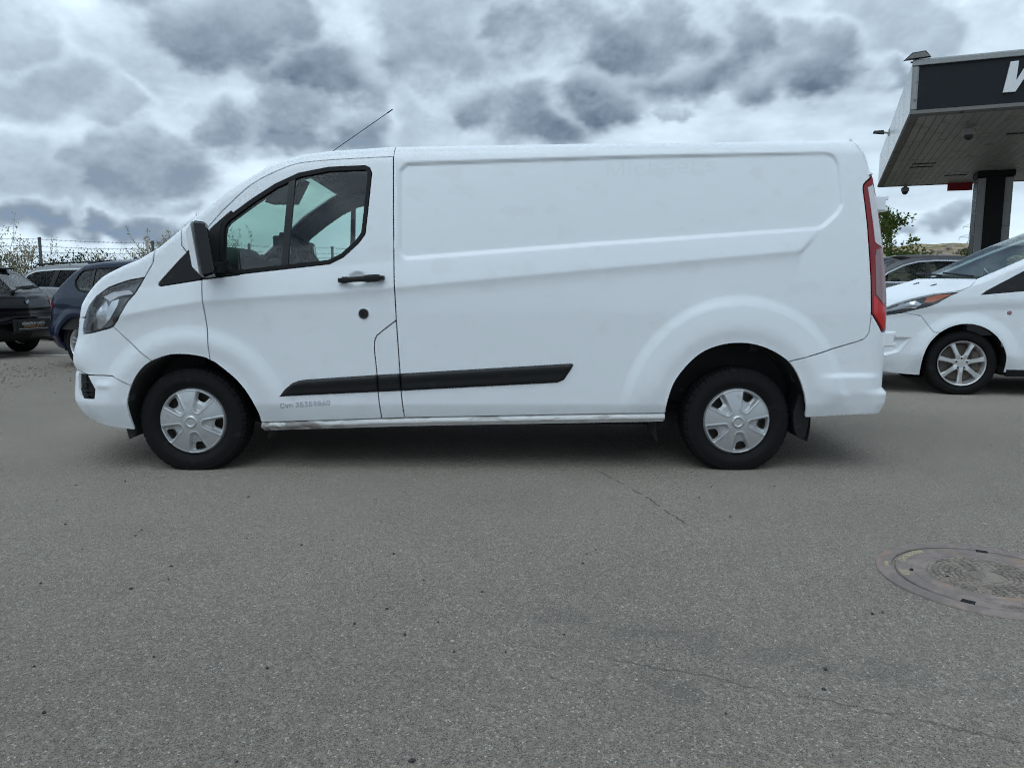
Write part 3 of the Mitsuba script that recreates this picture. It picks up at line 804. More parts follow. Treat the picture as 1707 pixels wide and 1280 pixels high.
MX = -1.745
def tilt(pts, k):
    return [(x + k * (-1.09 - y) * 1.0, y, z) for x, y, z in pts]
cap = hull(ell(MX, -1.195, -.99, 1.168, 1.478, -.13, .03) + [(x - .046, y, z) for x, y, z in ell(MX, -1.175, -1.01, 1.208, 1.438, -.13, .03)])
rear = tilt([(x + .022, y, z) for x, y, z in ell(MX, -1.195, -.995, 1.185, 1.472, -.13, .02)], .56)
house = hull(ell(MX + .020, -1.198, -.99, 1.165, 1.480, -.13, .025) + rear)
van.add('mirror__cap', cap, 'white_paint', 50, pair=True)
van.add('mirror__housing', house, 'gloss_black', 50, pair=True)
gl = tilt([(x + .0235, y, z) for x, y, z in ell(MX, -1.180, -1.01, 1.205, 1.455, -.13, .02)], .56)
van.add('mirror__glass', hull(gl + [(x + .002, y, z) for x, y, z in gl]), 'mirror_glass', 30, pair=True)
van.add('mirror__arm', hull([(-1.80, -1.05, 1.20), (-1.70, -1.05, 1.20), (-1.80, -1.05, 1.235), (-1.70, -1.05, 1.235), (-1.80, -.93, 1.185), (-1.66, -.93, 1.185), (-1.80, -.93, 1.27), (-1.68, -.93, 1.27)]), 'black_plastic', 30, pair=True)

# aerial, mud flaps, wheels, wheel houses, floor
ab = VB.map(np.array([-1.34]), VB.vtop(np.array([-1.34])))[0]
a0 = ab + [0, -.05, -.01]
tip = np.array([-.82, a0[1], 2.315])
van.add('aerial', join(tube([a0, a0 + (tip - a0) * .22], [.0075, .0065]), tube([a0 + (tip - a0) * .22, a0 + (tip - a0) * .94], .0026), tube([a0 + (tip - a0) * .94, tip], .0042), moved(lathe([(.028, 0), (.024, .012), (.012, .022), (0, .024)], 24, 'z'), None, a0 + [0, 0, .004])), 'black_plastic', 40)
fl = Polygon([(1.731, .468), (1.764, .44), (1.780, .41), (1.792, .353), (1.788, .29), (1.772, .21), (1.762, .197), (1.73, .22), (1.714, .255), (1.705, .31), (1.702, .362)])
m = trimesh.creation.extrude_polygon(fl.buffer(.004), .20)
van.add('mud_flap', (np.asarray(m.vertices)[:, [0, 2, 1]] * [1, 1, 1] + [0, -.955, 0], np.asarray(m.faces)), 'black_plastic', 30, pair=True)
KIT = wheel_kit('cover', .327, .203, .215, .300)
VAN_WHEELS = [(-1.94, 'front_wheel'), (1.366, 'rear_wheel')]
for wx, wn in VAN_WHEELS:
    for flipit in (False, True):
        put_wheel(f'delivery_van__{wn}', KIT, (van.flip if flipit else van.at) @ T().translate([wx, -.84, .303]))
for cx, r, rz in ((-1.91, .435, .435), (1.343, .47, .50)):
    hm = wheel_house(cx, .30, r, -.935, -.58)
    hm[0][:, 2] = .30 + (hm[0][:, 2] - .30) * rz / r
    van.add('wheel_liner', hm, 'liner', 40, pair=True)
    van.add('axle', tube([(cx, -.8, .30), (cx, .8, .30)], .045), 'underbody', 30)
van.add('underbody', join(bx(-1.45, .88, -.90, .90, .30, .34), bx(1.80, 2.2, -.85, .85, .38, .42), bx(-2.45, -2.30, -.8, .8, .30, .35), bx(-.6, 2.1, -.25, .1, .24, .34, .03), bx(-2.3, 2.2, -.56, .56, .34, .42), bx(-1.4, .85, -.80, -.72, .26, .32), bx(-1.4, .85, .72, .80, .26, .32)), 'underbody')
van.add('spring', join(*[tube([(1.343 + s * .55, -.62, .38), (1.343, -.62, .31)], .03) for s in (-1, 1)]), 'underbody', pair=True)

# the cab inside
liner_poly = Polygon([(-2.05, .80), (-1.5, .80), (-1.4, .45), (-.70, .45), (-.70, float(VB.vtop(-.70)) + 0)] + [(u, float(VB.vtop(u))) for u in np.linspace(-.8, -1.30, 10)] + [(u, kt(u) + .13) for u in np.linspace(-1.36, -2.05, 20)]).buffer(0)
hole = WINDOW.buffer(-.028)
van.panel('cab_lining', liner_poly.difference(hole), 'cabin_trim', sides='merge', off=-.045, lip=0, gap=0, res=.025)
van.add('bulkhead', bx(-.68, -.65, -.80, .80, .45, 1.84), 'cabin_trim')
van.add('cab_floor', bx(-1.45, -.7, -.88, .88, .42, .46), 'cabin_dark')
van.add('footwell', join(bx(-2.2, -1.44, -.55, .55, .44, .48), bx(-2.25, -1.46, -.88, .88, .80, .82)), 'cabin_dark')
du = np.linspace(0, 1, 40)
dash = []
for yy in np.linspace(-.84, .84, 29):
    hump = .045 * math.exp(-((yy + .40) / .24) ** 4) + .02
    base = [(-2.30, 1.10), (-2.22, 1.18), (-2.02, 1.20 + hump * .4), (-1.86, 1.205 + hump), (-1.74, 1.19 + hump), (-1.69, 1.15 + hump * .7), (-1.70, 1.02), (-1.80, .85), (-1.90, .55)]
    dash.append([(x, yy, z + .10 - .05 * (abs(yy) / .84) ** 4) for x, z in base])
dash = np.array(dash); nb = dash.shape[1]
i, j = np.meshgrid(np.arange(28), np.arange(nb - 1), indexing='ij')
q = np.stack([i * nb + j, (i + 1) * nb + j, (i + 1) * nb + j + 1, i * nb + j + 1], -1).reshape(-1, 4)
van.add('dashboard', (dash.reshape(-1, 3), np.vstack([q[:, [0, 1, 2]], q[:, [0, 2, 3]]])), 'cabin_dark', 45)
wc, tl = np.array([-1.34, -.42, 1.30]), math.radians(122)
ex, ez = np.array([0, 1., 0]), np.array([math.cos(tl), 0, math.sin(tl)])
th = np.linspace(0, 2 * np.pi, 49)
ring = wc + .185 * (np.cos(th)[:, None] * ex + np.sin(th)[:, None] * ez)
nrm = np.cross(ex, ez)
spk = [tube([wc, wc + .18 * (math.cos(a) * ex + math.sin(a) * ez)], [.03, .016]) for a in np.radians([0, 180, 250, 290])]
van.add('steering_wheel', join(tube(ring, .0155, 10, False), *spk, hull([wc + .06 * (c * ex) + .05 * s * ez + k * nrm for c in (-1, 1) for s in (-1, 1) for k in (-.02, .03)]), tube([wc, wc + np.array([-.35, 0, -.20])], .04)), 'cabin_dark', 40)
van.add('dash_display', bx(-1.66, -1.60, -.12, .12, 1.33, 1.46, .01), 'gloss_black')
van.add('phone_holder', join(bx(-1.56, -1.53, -.30, -.22, 1.36, 1.47, .006), tube([(-1.68, -.26, 1.28), (-1.55, -.26, 1.40)], .012)), 'cabin_dark')
sc = VB.map(np.array([-1.52]), VB.vtop(np.array([-1.52])))[0]
van.add('cab_mirror', join(hull([(sc[0] + dx, dy, sc[2] + dz) for dx, dy, dz in ((.02, -.10, -.03), (.02, .10, -.03), (.24, -.12, .06), (.24, .12, .06), (-.02, -.10, -.10), (-.02, .10, -.10), (.16, -.10, -.10), (.16, .10, -.10))])), 'cabin_dark', 40)
for sy, wd in ((-.46, .25), (.40, .48)):
    seat = join(hull([(x, sy + s * wd * k, z) for s in (-1, 1) for x, z, k in ((-1.42, .80, .95), (-1.45, .88, 1), (-.95, .86, 1), (-.95, .76, 1))]),
                hull([(x, sy + s * wd * k, z) for s in (-1, 1) for x, z, k in ((-1.0, .84, 1), (-.86, .84, 1), (-.78, 1.36, .85), (-.88, 1.38, .85), (-.93, 1.2, .95))]))
    van.add('seat', seat, 'seat_cloth', 40)
    for hy in ((sy,) if sy < 0 else (sy - .22, sy + .22)):
        van.add('headrest', bx(-.86, -.77, hy - .12, hy + .12, 1.42, 1.60, .03), 'seat_cloth', 40)


# ---------------------------------------------------------------- parked cars
def flare_relief(wheels, r, h, crease=None):
    def fn(u, v):
        o = 0 * u
        for cx, cz in wheels:
            q = np.hypot(u - cx, v - cz)
            o = o + h * (1 - sm(r + .03, r + .17, q)) * sm(.2, .45, v) - .008 * (1 - sm(r - .01, r + .05, q)) * sm(.2, .45, v)
        if crease:
            for line, a, w_ in crease:
                c = line(u)
                o = o + a * np.where(v > c, np.exp(-((v - c) / (w_ * 2.2)) ** 2), 1 - sm(0, w_, c - v))
        return o
    return fn


def car_inside(c, floor=.30, x0=-1.2, x1=1.4, rows=((-.35, .85), (.55, .85)), half=.36, dash=-.95, belt=.92, tone='cabin_dark'):
    """Floor, dashboard and seats, seen through the panes."""
    c.add('floor', bx(x0 - .3, x1 + .4, -.72, .72, floor - .04, floor), 'cabin_dark')
    c.add('dashboard', hull([(x, y, z) for y in (-.7, .7) for x, z in ((dash - .3, belt), (dash + .1, belt + .03), (dash + .2, belt - .1), (dash + .1, belt - .5), (dash - .3, belt - .5))]), tone)
    for x, zt in rows:
        for s in (-1, 1):
            y = s * half
            c.add('seat', join(hull([(x + a, y + k * .24, z) for k in (-1, 1) for a, z in ((-.5, .48), (-.5, .56), (.05, .56), (.05, .46))]),
                               hull([(x + a, y + k * .23, z) for k in (-1, 1) for a, z in ((-.03, .5), (.1, .5), (.26, zt + .18), (.16, zt + .2))]),
                               bx(x + .17, x + .26, y - .13, y + .13, zt + .20, zt + .36, .03)), 'seat_cloth', 40)


def underside(c, x0, x1, w, z0=.22, z1=.36):
    c.add('underbody', bx(x0, x1, -w, w, z0, z1, .04), 'underbody')


def hatch_body(W=.86, relief=None, height=0.0, tail=2.14, lower=0.0):
    h = height
    K = [(-3.4, .70), (-2.0, .73), (-1.85, .80), (-1.2, .92), (-.95, .98), (-.6, 1.14), (-.2, 1.285), (.1, 1.34 + h), (.5, 1.36 + h), (1.0, 1.345 + h), (1.35, 1.315 + h), (1.52, 1.25 + h * .6), (1.68, 1.14), (1.84, 1.02), (1.93, .965), (2.05, .94), (2.6, .93), (3.4, .93)]
    C = [(-3.4, -2.12, .70), (-2.0, -2.05, .77), (-1.85, -1.95, .83), (-1.2, -1.40, .96), (-.95, -1.25, 1.0), (-.6, -.85, 1.2), (-.2, -.35, 1.37), (.1, .05, 1.41 + h), (.5, .5, 1.42 + h), (1.0, 1.0, 1.40 + h), (1.35, 1.43, 1.365 + h), (1.52, 1.68, 1.26 + h * .6), (1.68, 1.84, 1.14), (1.84, 1.98, 1.02), (1.93, 2.04, .965), (2.05, 2.07, .94), (3.4, 2.1, .93)]
    return Body(W, (-1.5, .45, .10, 3.6), (1.5, .45, .10, 3.8), [(0, .08), (.2, .04), (.4, 0), (.55, 0), (.72, .05), (.95, .2), (1.5, .3)],
                [(0, -.10), (.22, -.06), (.32, .0), (.52, .02), (.60, -.01), (.75, -.03), (.93, -.07), (1.3, -.12)],
                lambda z: .15 * np.clip((z - .90) / .45, 0, 2) ** 1.15 + .05 * np.clip((.45 - z) / .2, 0, 2) ** 1.5 + .02 * np.clip((z - .7) / .2, 0, 1),
                K, [(-3.4, .06), (-.9, .05), (-.2, .05), (.3, .07), (1.3, .08), (1.6, .06), (2.0, .06), (3.4, .05)], C, relief)


def hatchback(key, label, x, y, turn, paint, glass, kit, relief, lights, res=.02, badge=False, plate=None, mirror_at=-.86, grow=1.0):
    b = hatch_body(relief=relief)
    c = Car(key, b, x, y, turn, res=res, grow=grow)
    name(key, label, 'car')
    k = lambda u: np.interp(u, *b.K.T)
    wh = [(-1.40, .31), (1.29, .31)]
    arches = unary_union([arch(cx, cz, .355) for cx, cz in wh])
    bottom = line_y([(-3.4, .24), (-1.9, .20), (-1.0, .20), (1.0, .21), (1.7, .24), (2.1, .28), (3.4, .30)])
    body = c.region(bottom).difference(arches)
    # side glass: front pane, rear pane, both under a swept roof line
    roof = lambda u: k(u) - .065
    win = Polygon([(-.86, .985), (-.5, .965), (.3, .955), (1.05, .965), (1.30, .99), (1.42, 1.06), (1.445, 1.12), (1.40, 1.20)] + [(u, float(roof(u))) for u in np.linspace(1.32, -.55, 20)] + [(-.86, 1.0)]).buffer(.02).buffer(-.02)
    pil = Polygon([(.22, .9), (.32, .9), (.30, 1.4), (.22, 1.4)])
    bar = Polygon([(1.03, .9), (1.06, .9), (1.10, 1.4), (1.06, 1.4)])
    screen = c.above(.08, -.92, .02)
    tail_glass = c.above(.075, 1.50, 1.895)
    lamp_r = Polygon([(1.84, .70), (1.98, .665), (2.10, .67), (2.12, .80), (2.08, .90), (1.95, .91), (1.86, .885), (1.76, .85)]) if lights == 'wide' else Polygon([(1.79, .80), (1.90, .885), (2.0, .905), (2.30, .89), (2.34, .68), (2.06, .60), (2.00, .62), (1.95, .72)])
    lamp_f = Polygon([(-1.75, .72), (-1.55, .77), (-1.62, .66), (-1.9, .58), (-2.35, .56), (-2.4, .66), (-2.0, .70)])
    grill = Polygon([(b.uf, .50), (b.uf, .66), (-2.7, .66), (-2.66, .52)])
    front = Polygon([(-1.42, .0), (-1.75, .67), (-1.9, .575), (-2.4, .555), (b.uf, .5), (b.uf, 0)]).difference(grill)
    back = Polygon([(1.64, 0), (1.66, .45), (1.86, .66), (1.98, .655), (2.55, .66), (b.ur, .655), (b.ur, 0)]) if lights == 'wide' else Polygon([(1.64, 0), (1.66, .45), (1.95, .70), (2.0, .605), (2.34, .60), (b.ur, .60), (b.ur, 0)])
    gate = Polygon([(2.10, .66), (2.55, .66), (b.ur, .656), (b.ur, float(b.vtop(b.ur))), (2.6, float(b.vtop(2.6)))] + [(u, float(b.vtop(u))) for u in np.linspace(2.4, 1.92, 12)] + [(1.92, k(1.92) + .09), (2.02, .93), (2.08, .91)]).buffer(0)
    fdoor = Polygon([(-.98, .30), (-.93, .97), (-.86, 1.02)] + [(u, float(k(u)) - .03) for u in np.linspace(-.55, .27, 8)] + [(.27, .95), (.25, .30)]).buffer(0)
    rdoor = Polygon([(.255, .30), (.275, .95)] + [(u, float(k(u)) - .03) for u in np.linspace(.275, 1.15, 8)] + [(1.22, 1.05), (1.12, .90), (1.02, .70), (.90, .50), (.86, .30)]).buffer(0).difference(arches)
    bonnet = Polygon([(-1.02, k(-1.02) + .03)] + [(u, float(k(u)) + .02) for u in np.linspace(-1.2, -1.75, 8)] + [(-2.0, .72), (-2.5, .68), (b.uf, .68), (b.uf, float(b.vtop(b.uf)))] + [(u, float(b.vtop(u))) for u in np.linspace(-2.5, -1.0, 20)]).buffer(0)
    cuts = [win, screen, tail_glass, lamp_r, lamp_f, front, back, gate, fdoor, rdoor, bonnet, grill]
    c.panel('body', body.difference(unary_union(cuts)), paint, lip=.014)
    c.panel('front_bumper', front.intersection(body), paint, sides='merge')
    c.panel('rear_bumper', back.intersection(body), paint, sides='merge')
    c.panel('tailgate', gate.difference(lamp_r).difference(tail_glass), paint, sides='merge')
    c.panel('bonnet', bonnet, paint, sides='merge', res=.04)
    c.panel('front_door', fdoor.difference(win), paint)
    c.panel('rear_door', rdoor.difference(win), paint)
    c.panel('grille', grill, 'black_plastic', sides='merge', gap=0, off=-.01)
    rim = win.difference(win.buffer(-.016))
    c.panel('window_trim', rim, 'rubber_seal', off=.002, gap=0, lip=.02)
    for q in (pil, bar):
        c.panel('window_pillar', q.intersection(win.buffer(-.01)), 'gloss_black', off=.001, gap=0)
    c.panel('side_window', win.buffer(-.01), glass, lip=0, off=-.008, gap=0)
    c.panel('windscreen', screen, 'tinted_glass', sides='merge', lip=0, off=-.003, gap=.001)
    c.panel('rear_window', tail_glass, glass, sides='merge', lip=0, off=-.003, gap=.001)
    c.panel('tail_lamp', lamp_r, 'red_lens', off=.004, lip=.02)
    c.panel('tail_lamp__clear_lens', Polygon([(1.90, .71), (2.06, .70), (2.07, .78), (1.88, .78)]) if lights == 'wide' else Polygon([(2.03, .64), (2.10, .66), (2.03, .80), (1.95, .79)]), 'red_lens_bright' if lights == 'wide' else 'clear_lens', off=.008, lip=.01, gap=0)
    c.panel('headlight', lamp_f, 'clear_lens', off=-.003)
    hole = unary_union([win.buffer(-.02), screen.buffer(-.02), tail_glass.buffer(-.02)])
    lin = Polygon([(-1.05, .5), (1.75, .5), (1.86, .93)] + [(1.92, k(1.92) + .05), (1.92, float(b.vtop(1.92)))] + [(u, float(b.vtop(u))) for u in np.linspace(1.85, -.95, 30)] + [(-1.0, .95)]).buffer(0)
    c.panel('lining', lin.difference(hole), 'cabin_dark', sides='merge', lip=0, off=-.03, gap=0, res=.04)
    car_inside(c)
    underside(c, -1.0, .95, .70); underside(c, 1.6, 2.0, .6, .24, .4)
    for cx, cz in wh:
        c.add('wheel_liner', wheel_house(cx, cz, .37, -.80, -.50), 'liner', 40, pair=True)
        c.add('axle', tube([(cx, -.7, .31), (cx, .7, .31)], .04), 'underbody')
    for wx, wn in ((-1.40, 'front_wheel'), (1.29, 'rear_wheel')):
        for fl in (False, True):
            put_wheel(f'{key}__{wn}', kit, (c.flip if fl else c.at) @ T().translate([wx, -.725, .312]))
    m = hull(ell(mirror_at, -1.02, -.86, .93, 1.06, -.12, .025) + [(x + .09, yy, z) for x, yy, z in ell(mirror_at, -1.01, -.87, .945, 1.05, -.12, .02)])
    c.add('mirror', m, paint, 50, pair=True)
    for u0 in (.02, .72):
        hp = b.map(np.array([u0, u0 + .2]), np.array([.80, .81]))
        c.add('door_handle', join(tube([hp[0] + [0, -.02, 0], hp[0] * .5 + hp[1] * .5 + [0, -.034, 0], hp[1] + [0, -.02, 0]], [.013, .015, .013])), paint, 50, pair=True)
    sp = b.map(np.linspace(1.30, 1.42, 2), b.vtop(np.linspace(1.30, 1.42, 2)))
    c.add('roof_spoiler', hull([(1.28, s * .52, 1.355) for s in (-1, 1)] + [(1.50, s * .50, 1.335) for s in (-1, 1)] + [(1.50, s * .50, 1.355) for s in (-1, 1)] + [(1.28, s * .52, 1.375) for s in (-1, 1)] + [(1.5, 0, 1.375), (1.28, 0, 1.405)]), paint, 30)
    f0 = b.map(np.array([1.15]), b.vtop(np.array([1.15])))[0]
    c.add('aerial_fin', hull([f0 + [-.09, s * .025, -.005] for s in (-1, 1)] + [f0 + [.07, s * .03, -.01] for s in (-1, 1)] + [f0 + [.055, 0, .055], f0 + [.02, 0, .05]]), paint, 30)
    if plate:
        vv = lambda z: b.map(np.array([b.ur - .001]), np.array([z]))[0]
        p0 = vv(.50)
        X = p0[0] + .012
        c.add('plate_recess', bx(X - .03, X - .004, -.33, .33, .395, .585, .004), 'gloss_black')
        c.add('plate_holder', bx(X - .02, X + .006, -.27, .27, .425, .555, .004), 'black_plastic')
        for part, text, hgt, z, w_, bs, bold in (('plate_holder__lettering', 'KINNERUP AUTO', .042, .497, .40, 'plate_print', True), ('plate_holder__lettering', 'KJÆRHUSVEJ 20 ALS', .025, .460, .34, 'plate_orange', True)):
            t = meshkit.text_mesh(text, hgt, .001, bold)
            v = np.asarray(t.vertices); sx = w_ / v[:, 0].max()
            c.add(part, (np.stack([X + .007 + v[:, 2], -w_ / 2 + v[:, 0] * sx, z + v[:, 1]], -1), np.asarray(t.faces)), bs, False)
        c.add('plate_holder__line', bx(X, X + .008, -.26, .26, .436, .443), 'plate_print')
        c.add('bumper_line', join(bx(X - .06, X - .004, -.45, .45, .612, .622, .003), bx(X - .05, X + .002, -.36, .36, .378, .386, .003)), 'gloss_black')
    if badge:
        q = b.map(np.array([b.ur - .001]), np.array([.84]))[0]
        q2 = b.map(np.array([b.ur - .001]), np.array([.80]))[0]
        ring = lathe([(0, 0), (.030, 0), (.031, .003), (.040, .004), (.041, -.01)], 32)
        Rm = np.array([[0, -1, 0], [1, 0, 0], [0, 0, 1]]).T @ np.eye(3)
        put_it = lambda m: (np.stack([q[0] + .008 + m[0][:, 1], m[0][:, 0], .845 + m[0][:, 2]], -1), m[1])
        c.add('badge', put_it(ring), 'black_paint', 30)
        for s0, bs in ((0, 'badge_white'), (1, 'badge_blue'), (2, 'badge_white'), (3, 'badge_blue')):
            a = np.radians(90 * s0 + np.linspace(0, 90, 9))
            v = np.vstack([[[0, .004, 0]], np.stack([.028 * np.cos(a), 0 * a + .004, .028 * np.sin(a)], -1)])
            c.add('badge__quarter', put_it((v, np.array([[0, i, i + 1] for i in range(1, 9)]))), bs, False)
        c.add('badge__rim', put_it(lathe([(.028, .0035), (.029, .006), (.031, .006), (.032, .003)], 32)), 'chrome', 30)
        w0 = b.map(np.array([1.90]), b.vtop(np.array([1.90])))[0]
        c.add('rear_wiper', join(tube([w0 + [.03, -.05, .015], w0 + [-.045, .17, .085], w0 + [-.055, .40, .10]], [.014, .010, .007]), hull([w0 + [-.02, .06, .05], w0 + [-.03, .48, .07], w0 + [-.045, .06, .085], w0 + [-.055, .48, .095], w0 + [-.03, .27, .04]]), moved(lathe([(0, .03), (.025, .03), (.03, 0)], 20), np.array([[0, 1, 0], [-1, 0, 0], [0, 0, 1]]), w0 + [.01, -.05, .01])), 'black_plastic', 40)
    return c


ALLOY_FIVE = wheel_kit((5, True, .17, 90), .316, .215, .205, .312, 120)
ALLOY_SEVEN = wheel_kit((7, False, .30, 115), .334, .229, .205, .322)
WH = [(-1.40, .31), (1.29, .31)]
hatchback('blue_hatchback', 'dark blue five door hatchback half hidden behind the nose of the long white van', -4.12, 10.35, 155, 'blue_paint', 'tinted_glass', ALLOY_FIVE,
          flare_relief(WH, .36, .022, [(line_y([(-2, .70), (2, .84)]), .016, .07), (line_y([(-1, .36), (1, .42)]), .012, .05)]), 'tall', res=.014, grow=1.035)
hatchback('black_hatchback', 'black hatchback at the left edge with its tailgate and dark rear window facing the camera', -9.55, 12.35, -15, 'black_paint', 'privacy_glass', ALLOY_FIVE,
          flare_relief(WH, .36, .022, [(line_y([(-2, .68), (2, .76)]), .014, .06)]), 'wide', res=.016, badge=True, plate=True)


def long_body(W=.90, relief=None, k=1.0):
    K = [(-3.6, .74), (-2.2, .76), (-2.0, .84), (-1.3, .97), (-1.0, 1.03), (-.6, 1.20), (-.2, 1.35), (.1, 1.41), (.5, 1.43), (1.2, 1.42), (1.75, 1.385), (1.95, 1.31), (2.12, 1.18), (2.25, 1.06), (2.33, 1.01), (3.8, .98)]
    C = [(-3.6, -2.40, .74), (-2.2, -2.3, .80), (-2.0, -2.15, .87), (-1.3, -1.55, 1.0), (-1.0, -1.32, 1.05), (-.6, -.85, 1.25), (-.2, -.35, 1.43), (.1, .05, 1.47), (.5, .5, 1.48), (1.2, 1.2, 1.47), (1.75, 1.82, 1.43), (1.95, 2.08, 1.33), (2.12, 2.22, 1.19), (2.25, 2.32, 1.07), (2.33, 2.37, 1.01), (3.8, 2.40, .98)]
    K = [(u, z * k) for u, z in K]; C = [(u, x, z * k) for u, x, z in C]
    return Body(W, (-1.7, .45, .10, 3.6), (1.75, .45, .10, 3.8), [(0, .08), (.2, .04), (.4, 0), (.6, 0), (.76, .05), (1.0, .2), (1.6, .3)], [(0, -.08), (.25, -.05), (.35, 0), (.6, .0), (.8, -.03), (1.0, -.07), (1.5, -.12)],
                lambda z: .16 * np.clip((z - .95 * k) / .46, 0, 2) ** 1.15 + .05 * np.clip((.45 - z) / .2, 0, 2) ** 1.5 + .015 * np.clip((z - .7) / .2, 0, 1),
                K, [(-3.6, .06), (-.9, .05), (.3, .07), (1.7, .07), (2.3, .06), (3.8, .05)], C, relief)


def estate(key, label, x, y, turn, paint, k=1.0, rails=False, z=0.0, notch=False):
    b = long_body(relief=flare_relief([(-1.5, .32), (1.35, .32)], .36, .02, [(line_y([(-2, .74 * k), (2, .84 * k)]), .014, .07)]), k=k)
    c = Car(key, b, x, y, turn, res=.024)
    name(key, label, 'car')
    kk = lambda u: np.interp(u, *b.K.T)
    wh = [(-1.5, .32), (1.35, .32)]
    arches = unary_union([arch(cx, cz, .36) for cx, cz in wh])
    bottom = line_y([(-3.8, .24), (-1.9, .20), (1.8, .22), (2.3, .28), (3.8, .30)])
    body = c.region(bottom).difference(arches)
    bl = .985 * k
    if notch:
        win = Polygon([(-.80, bl), (.3, bl - .01), (1.15, bl + .01), (1.50, bl + .05), (1.62, bl + .08), (1.50, bl + .19)] + [(u, float(kk(u)) - .075) for u in np.linspace(1.30, -.55, 24)]).buffer(.02).buffer(-.02)
        bars = [Polygon([(.24, .8), (.34, .8), (.32, 1.7), (.24, 1.7)]), Polygon([(1.10, .8), (1.13, .8), (1.19, 1.7), (1.15, 1.7)])]
    else:
        win = Polygon([(-.80, bl), (.3, bl - .01), (1.55, bl + .01), (2.06, bl + .03), (2.10, bl + .05)] + [(u, float(kk(u)) - .075) for u in np.linspace(1.93, -.55, 26)]).buffer(.02).buffer(-.02)
        bars = [Polygon([(.24, .8), (.34, .8), (.32, 1.7), (.24, 1.7)]), Polygon([(1.28, .8), (1.39, .8), (1.15, 1.7), (1.05, 1.7)])]
    screen, tail = c.above(.08, -.95, .02), c.above(.08, 1.92, 2.24)
    lamp = Polygon([(2.02, .78 * k), (2.12, .92 * k), (2.35, .93 * k), (2.75, .90 * k), (2.75, .78 * k), (2.4, .76 * k)])
    lf = Polygon([(-1.9, .76 * k), (-1.72, .80 * k), (-1.8, .68 * k), (-2.1, .62 * k), (-2.6, .60 * k), (-2.6, .70 * k), (-2.2, .73 * k)])
    d1 = Polygon([(-1.02, .32), (-.97, bl), (-.85, bl + .05)] + [(u, float(kk(u)) - .04) for u in np.linspace(-.5, .29, 8)] + [(.29, .32)]).buffer(0)
    d2 = Polygon([(.295, .32)] + [(u, float(kk(u)) - .04) for u in np.linspace(.295, 1.15, 8)] + [(1.35, bl), (1.10, .80), (.95, .55), (.92, .32)]).buffer(0).difference(arches)
    cuts = unary_union([win, screen, tail, lamp, lf, d1, d2])
    c.panel('body', body.difference(cuts), paint)
    c.panel('front_door', d1.difference(win), paint)
    c.panel('rear_door', d2.difference(win), paint)
    c.panel('window_trim', win.buffer(.006).difference(win.buffer(-.020)), 'chrome', off=.004, gap=0, lip=.015)
    for q in bars:
        c.panel('window_pillar', q.intersection(win.buffer(-.015)), 'gloss_black', off=.002, gap=0)
    c.panel('side_window', win.buffer(-.012), 'tinted_glass', lip=0, off=-.008, gap=0)
    c.panel('windscreen', screen, 'tinted_glass', sides='merge', lip=0, off=-.003)
    c.panel('rear_window', tail, 'privacy_glass', sides='merge', lip=0, off=-.003)
    c.panel('tail_lamp', lamp, 'red_lens', off=.004)
    c.panel('headlight', lf, 'clear_lens', off=.002)
    hole = unary_union([win.buffer(-.02), screen.buffer(-.02), tail.buffer(-.02)])
    lin = Polygon([(-1.05, .5), (2.1, .5), (2.25, kk(2.25)), (2.25, float(b.vtop(2.25)))] + [(u, float(b.vtop(u))) for u in np.linspace(2.2, -1.0, 30)]).buffer(0)
    c.panel('lining', lin.difference(hole), 'cabin_dark', sides='merge', lip=0, off=-.03, gap=0, res=.05)
    car_inside(c, belt=.96 * k)
    underside(c, -1.1, 1.0, .74); underside(c, 1.75, 2.2, .7, .26, .4)
    for cx, cz in wh:
        c.add('wheel_liner', wheel_house(cx, cz, .37, -.82, -.5), 'liner', 40, pair=True)
    for wx, wn in ((-1.5, 'front_wheel'), (1.35, 'rear_wheel')):
        for fl in (False, True):
            put_wheel(f'{key}__{wn}', ALLOY_FIVE, (c.flip if fl else c.at) @ T().translate([wx, -.76, .312]))
    mz = bl
    c.add('mirror', hull(ell(-.80, -1.07, -.90, mz - .03, mz + .11, -.1, .025) + [(x + .09, yy, z) for x, yy, z in ell(-.80, -1.06, -.91, mz - .015, mz + .10, -.1, .02)]), paint, 50, pair=True)
    for u0 in (.02, .86):
        hp = b.map(np.array([u0, u0 + .2]), np.array([.85 * k, .86 * k]))
        c.add('door_handle', tube([hp[0] + [0, -.02, 0], hp.mean(0) + [0, -.036, 0], hp[1] + [0, -.02, 0]], [.014, .017, .014]), 'chrome' if notch else paint, 50, pair=True)
    if rails:
        u = np.linspace(.05, 1.85, 24)
        p = b.map(u, kk(u) + .05)
        lift = .045 * np.minimum(1, np.minimum(u - .0, 1.90 - u) / .12)[:, None] * [0, 0, 1]
        c.add('roof_rail', join(tube(p + lift, .014), *[tube([p[i] - [0, 0, .01], p[i] + lift[i]], .012) for i in (3, 12, 20)]), 'black_plastic', 40, pair=True)
    return c


estate('silver_estate', 'silver estate with black roof rails, between the black and the blue hatchback', -7.5, 15.6, 170, 'silver_paint', rails=True, k=1.03)
estate('grey_saloon', 'dark grey car with chrome window trim, behind the small white van', 7.95, 16.2, 2, 'grey_paint', k=1.15, notch=True)

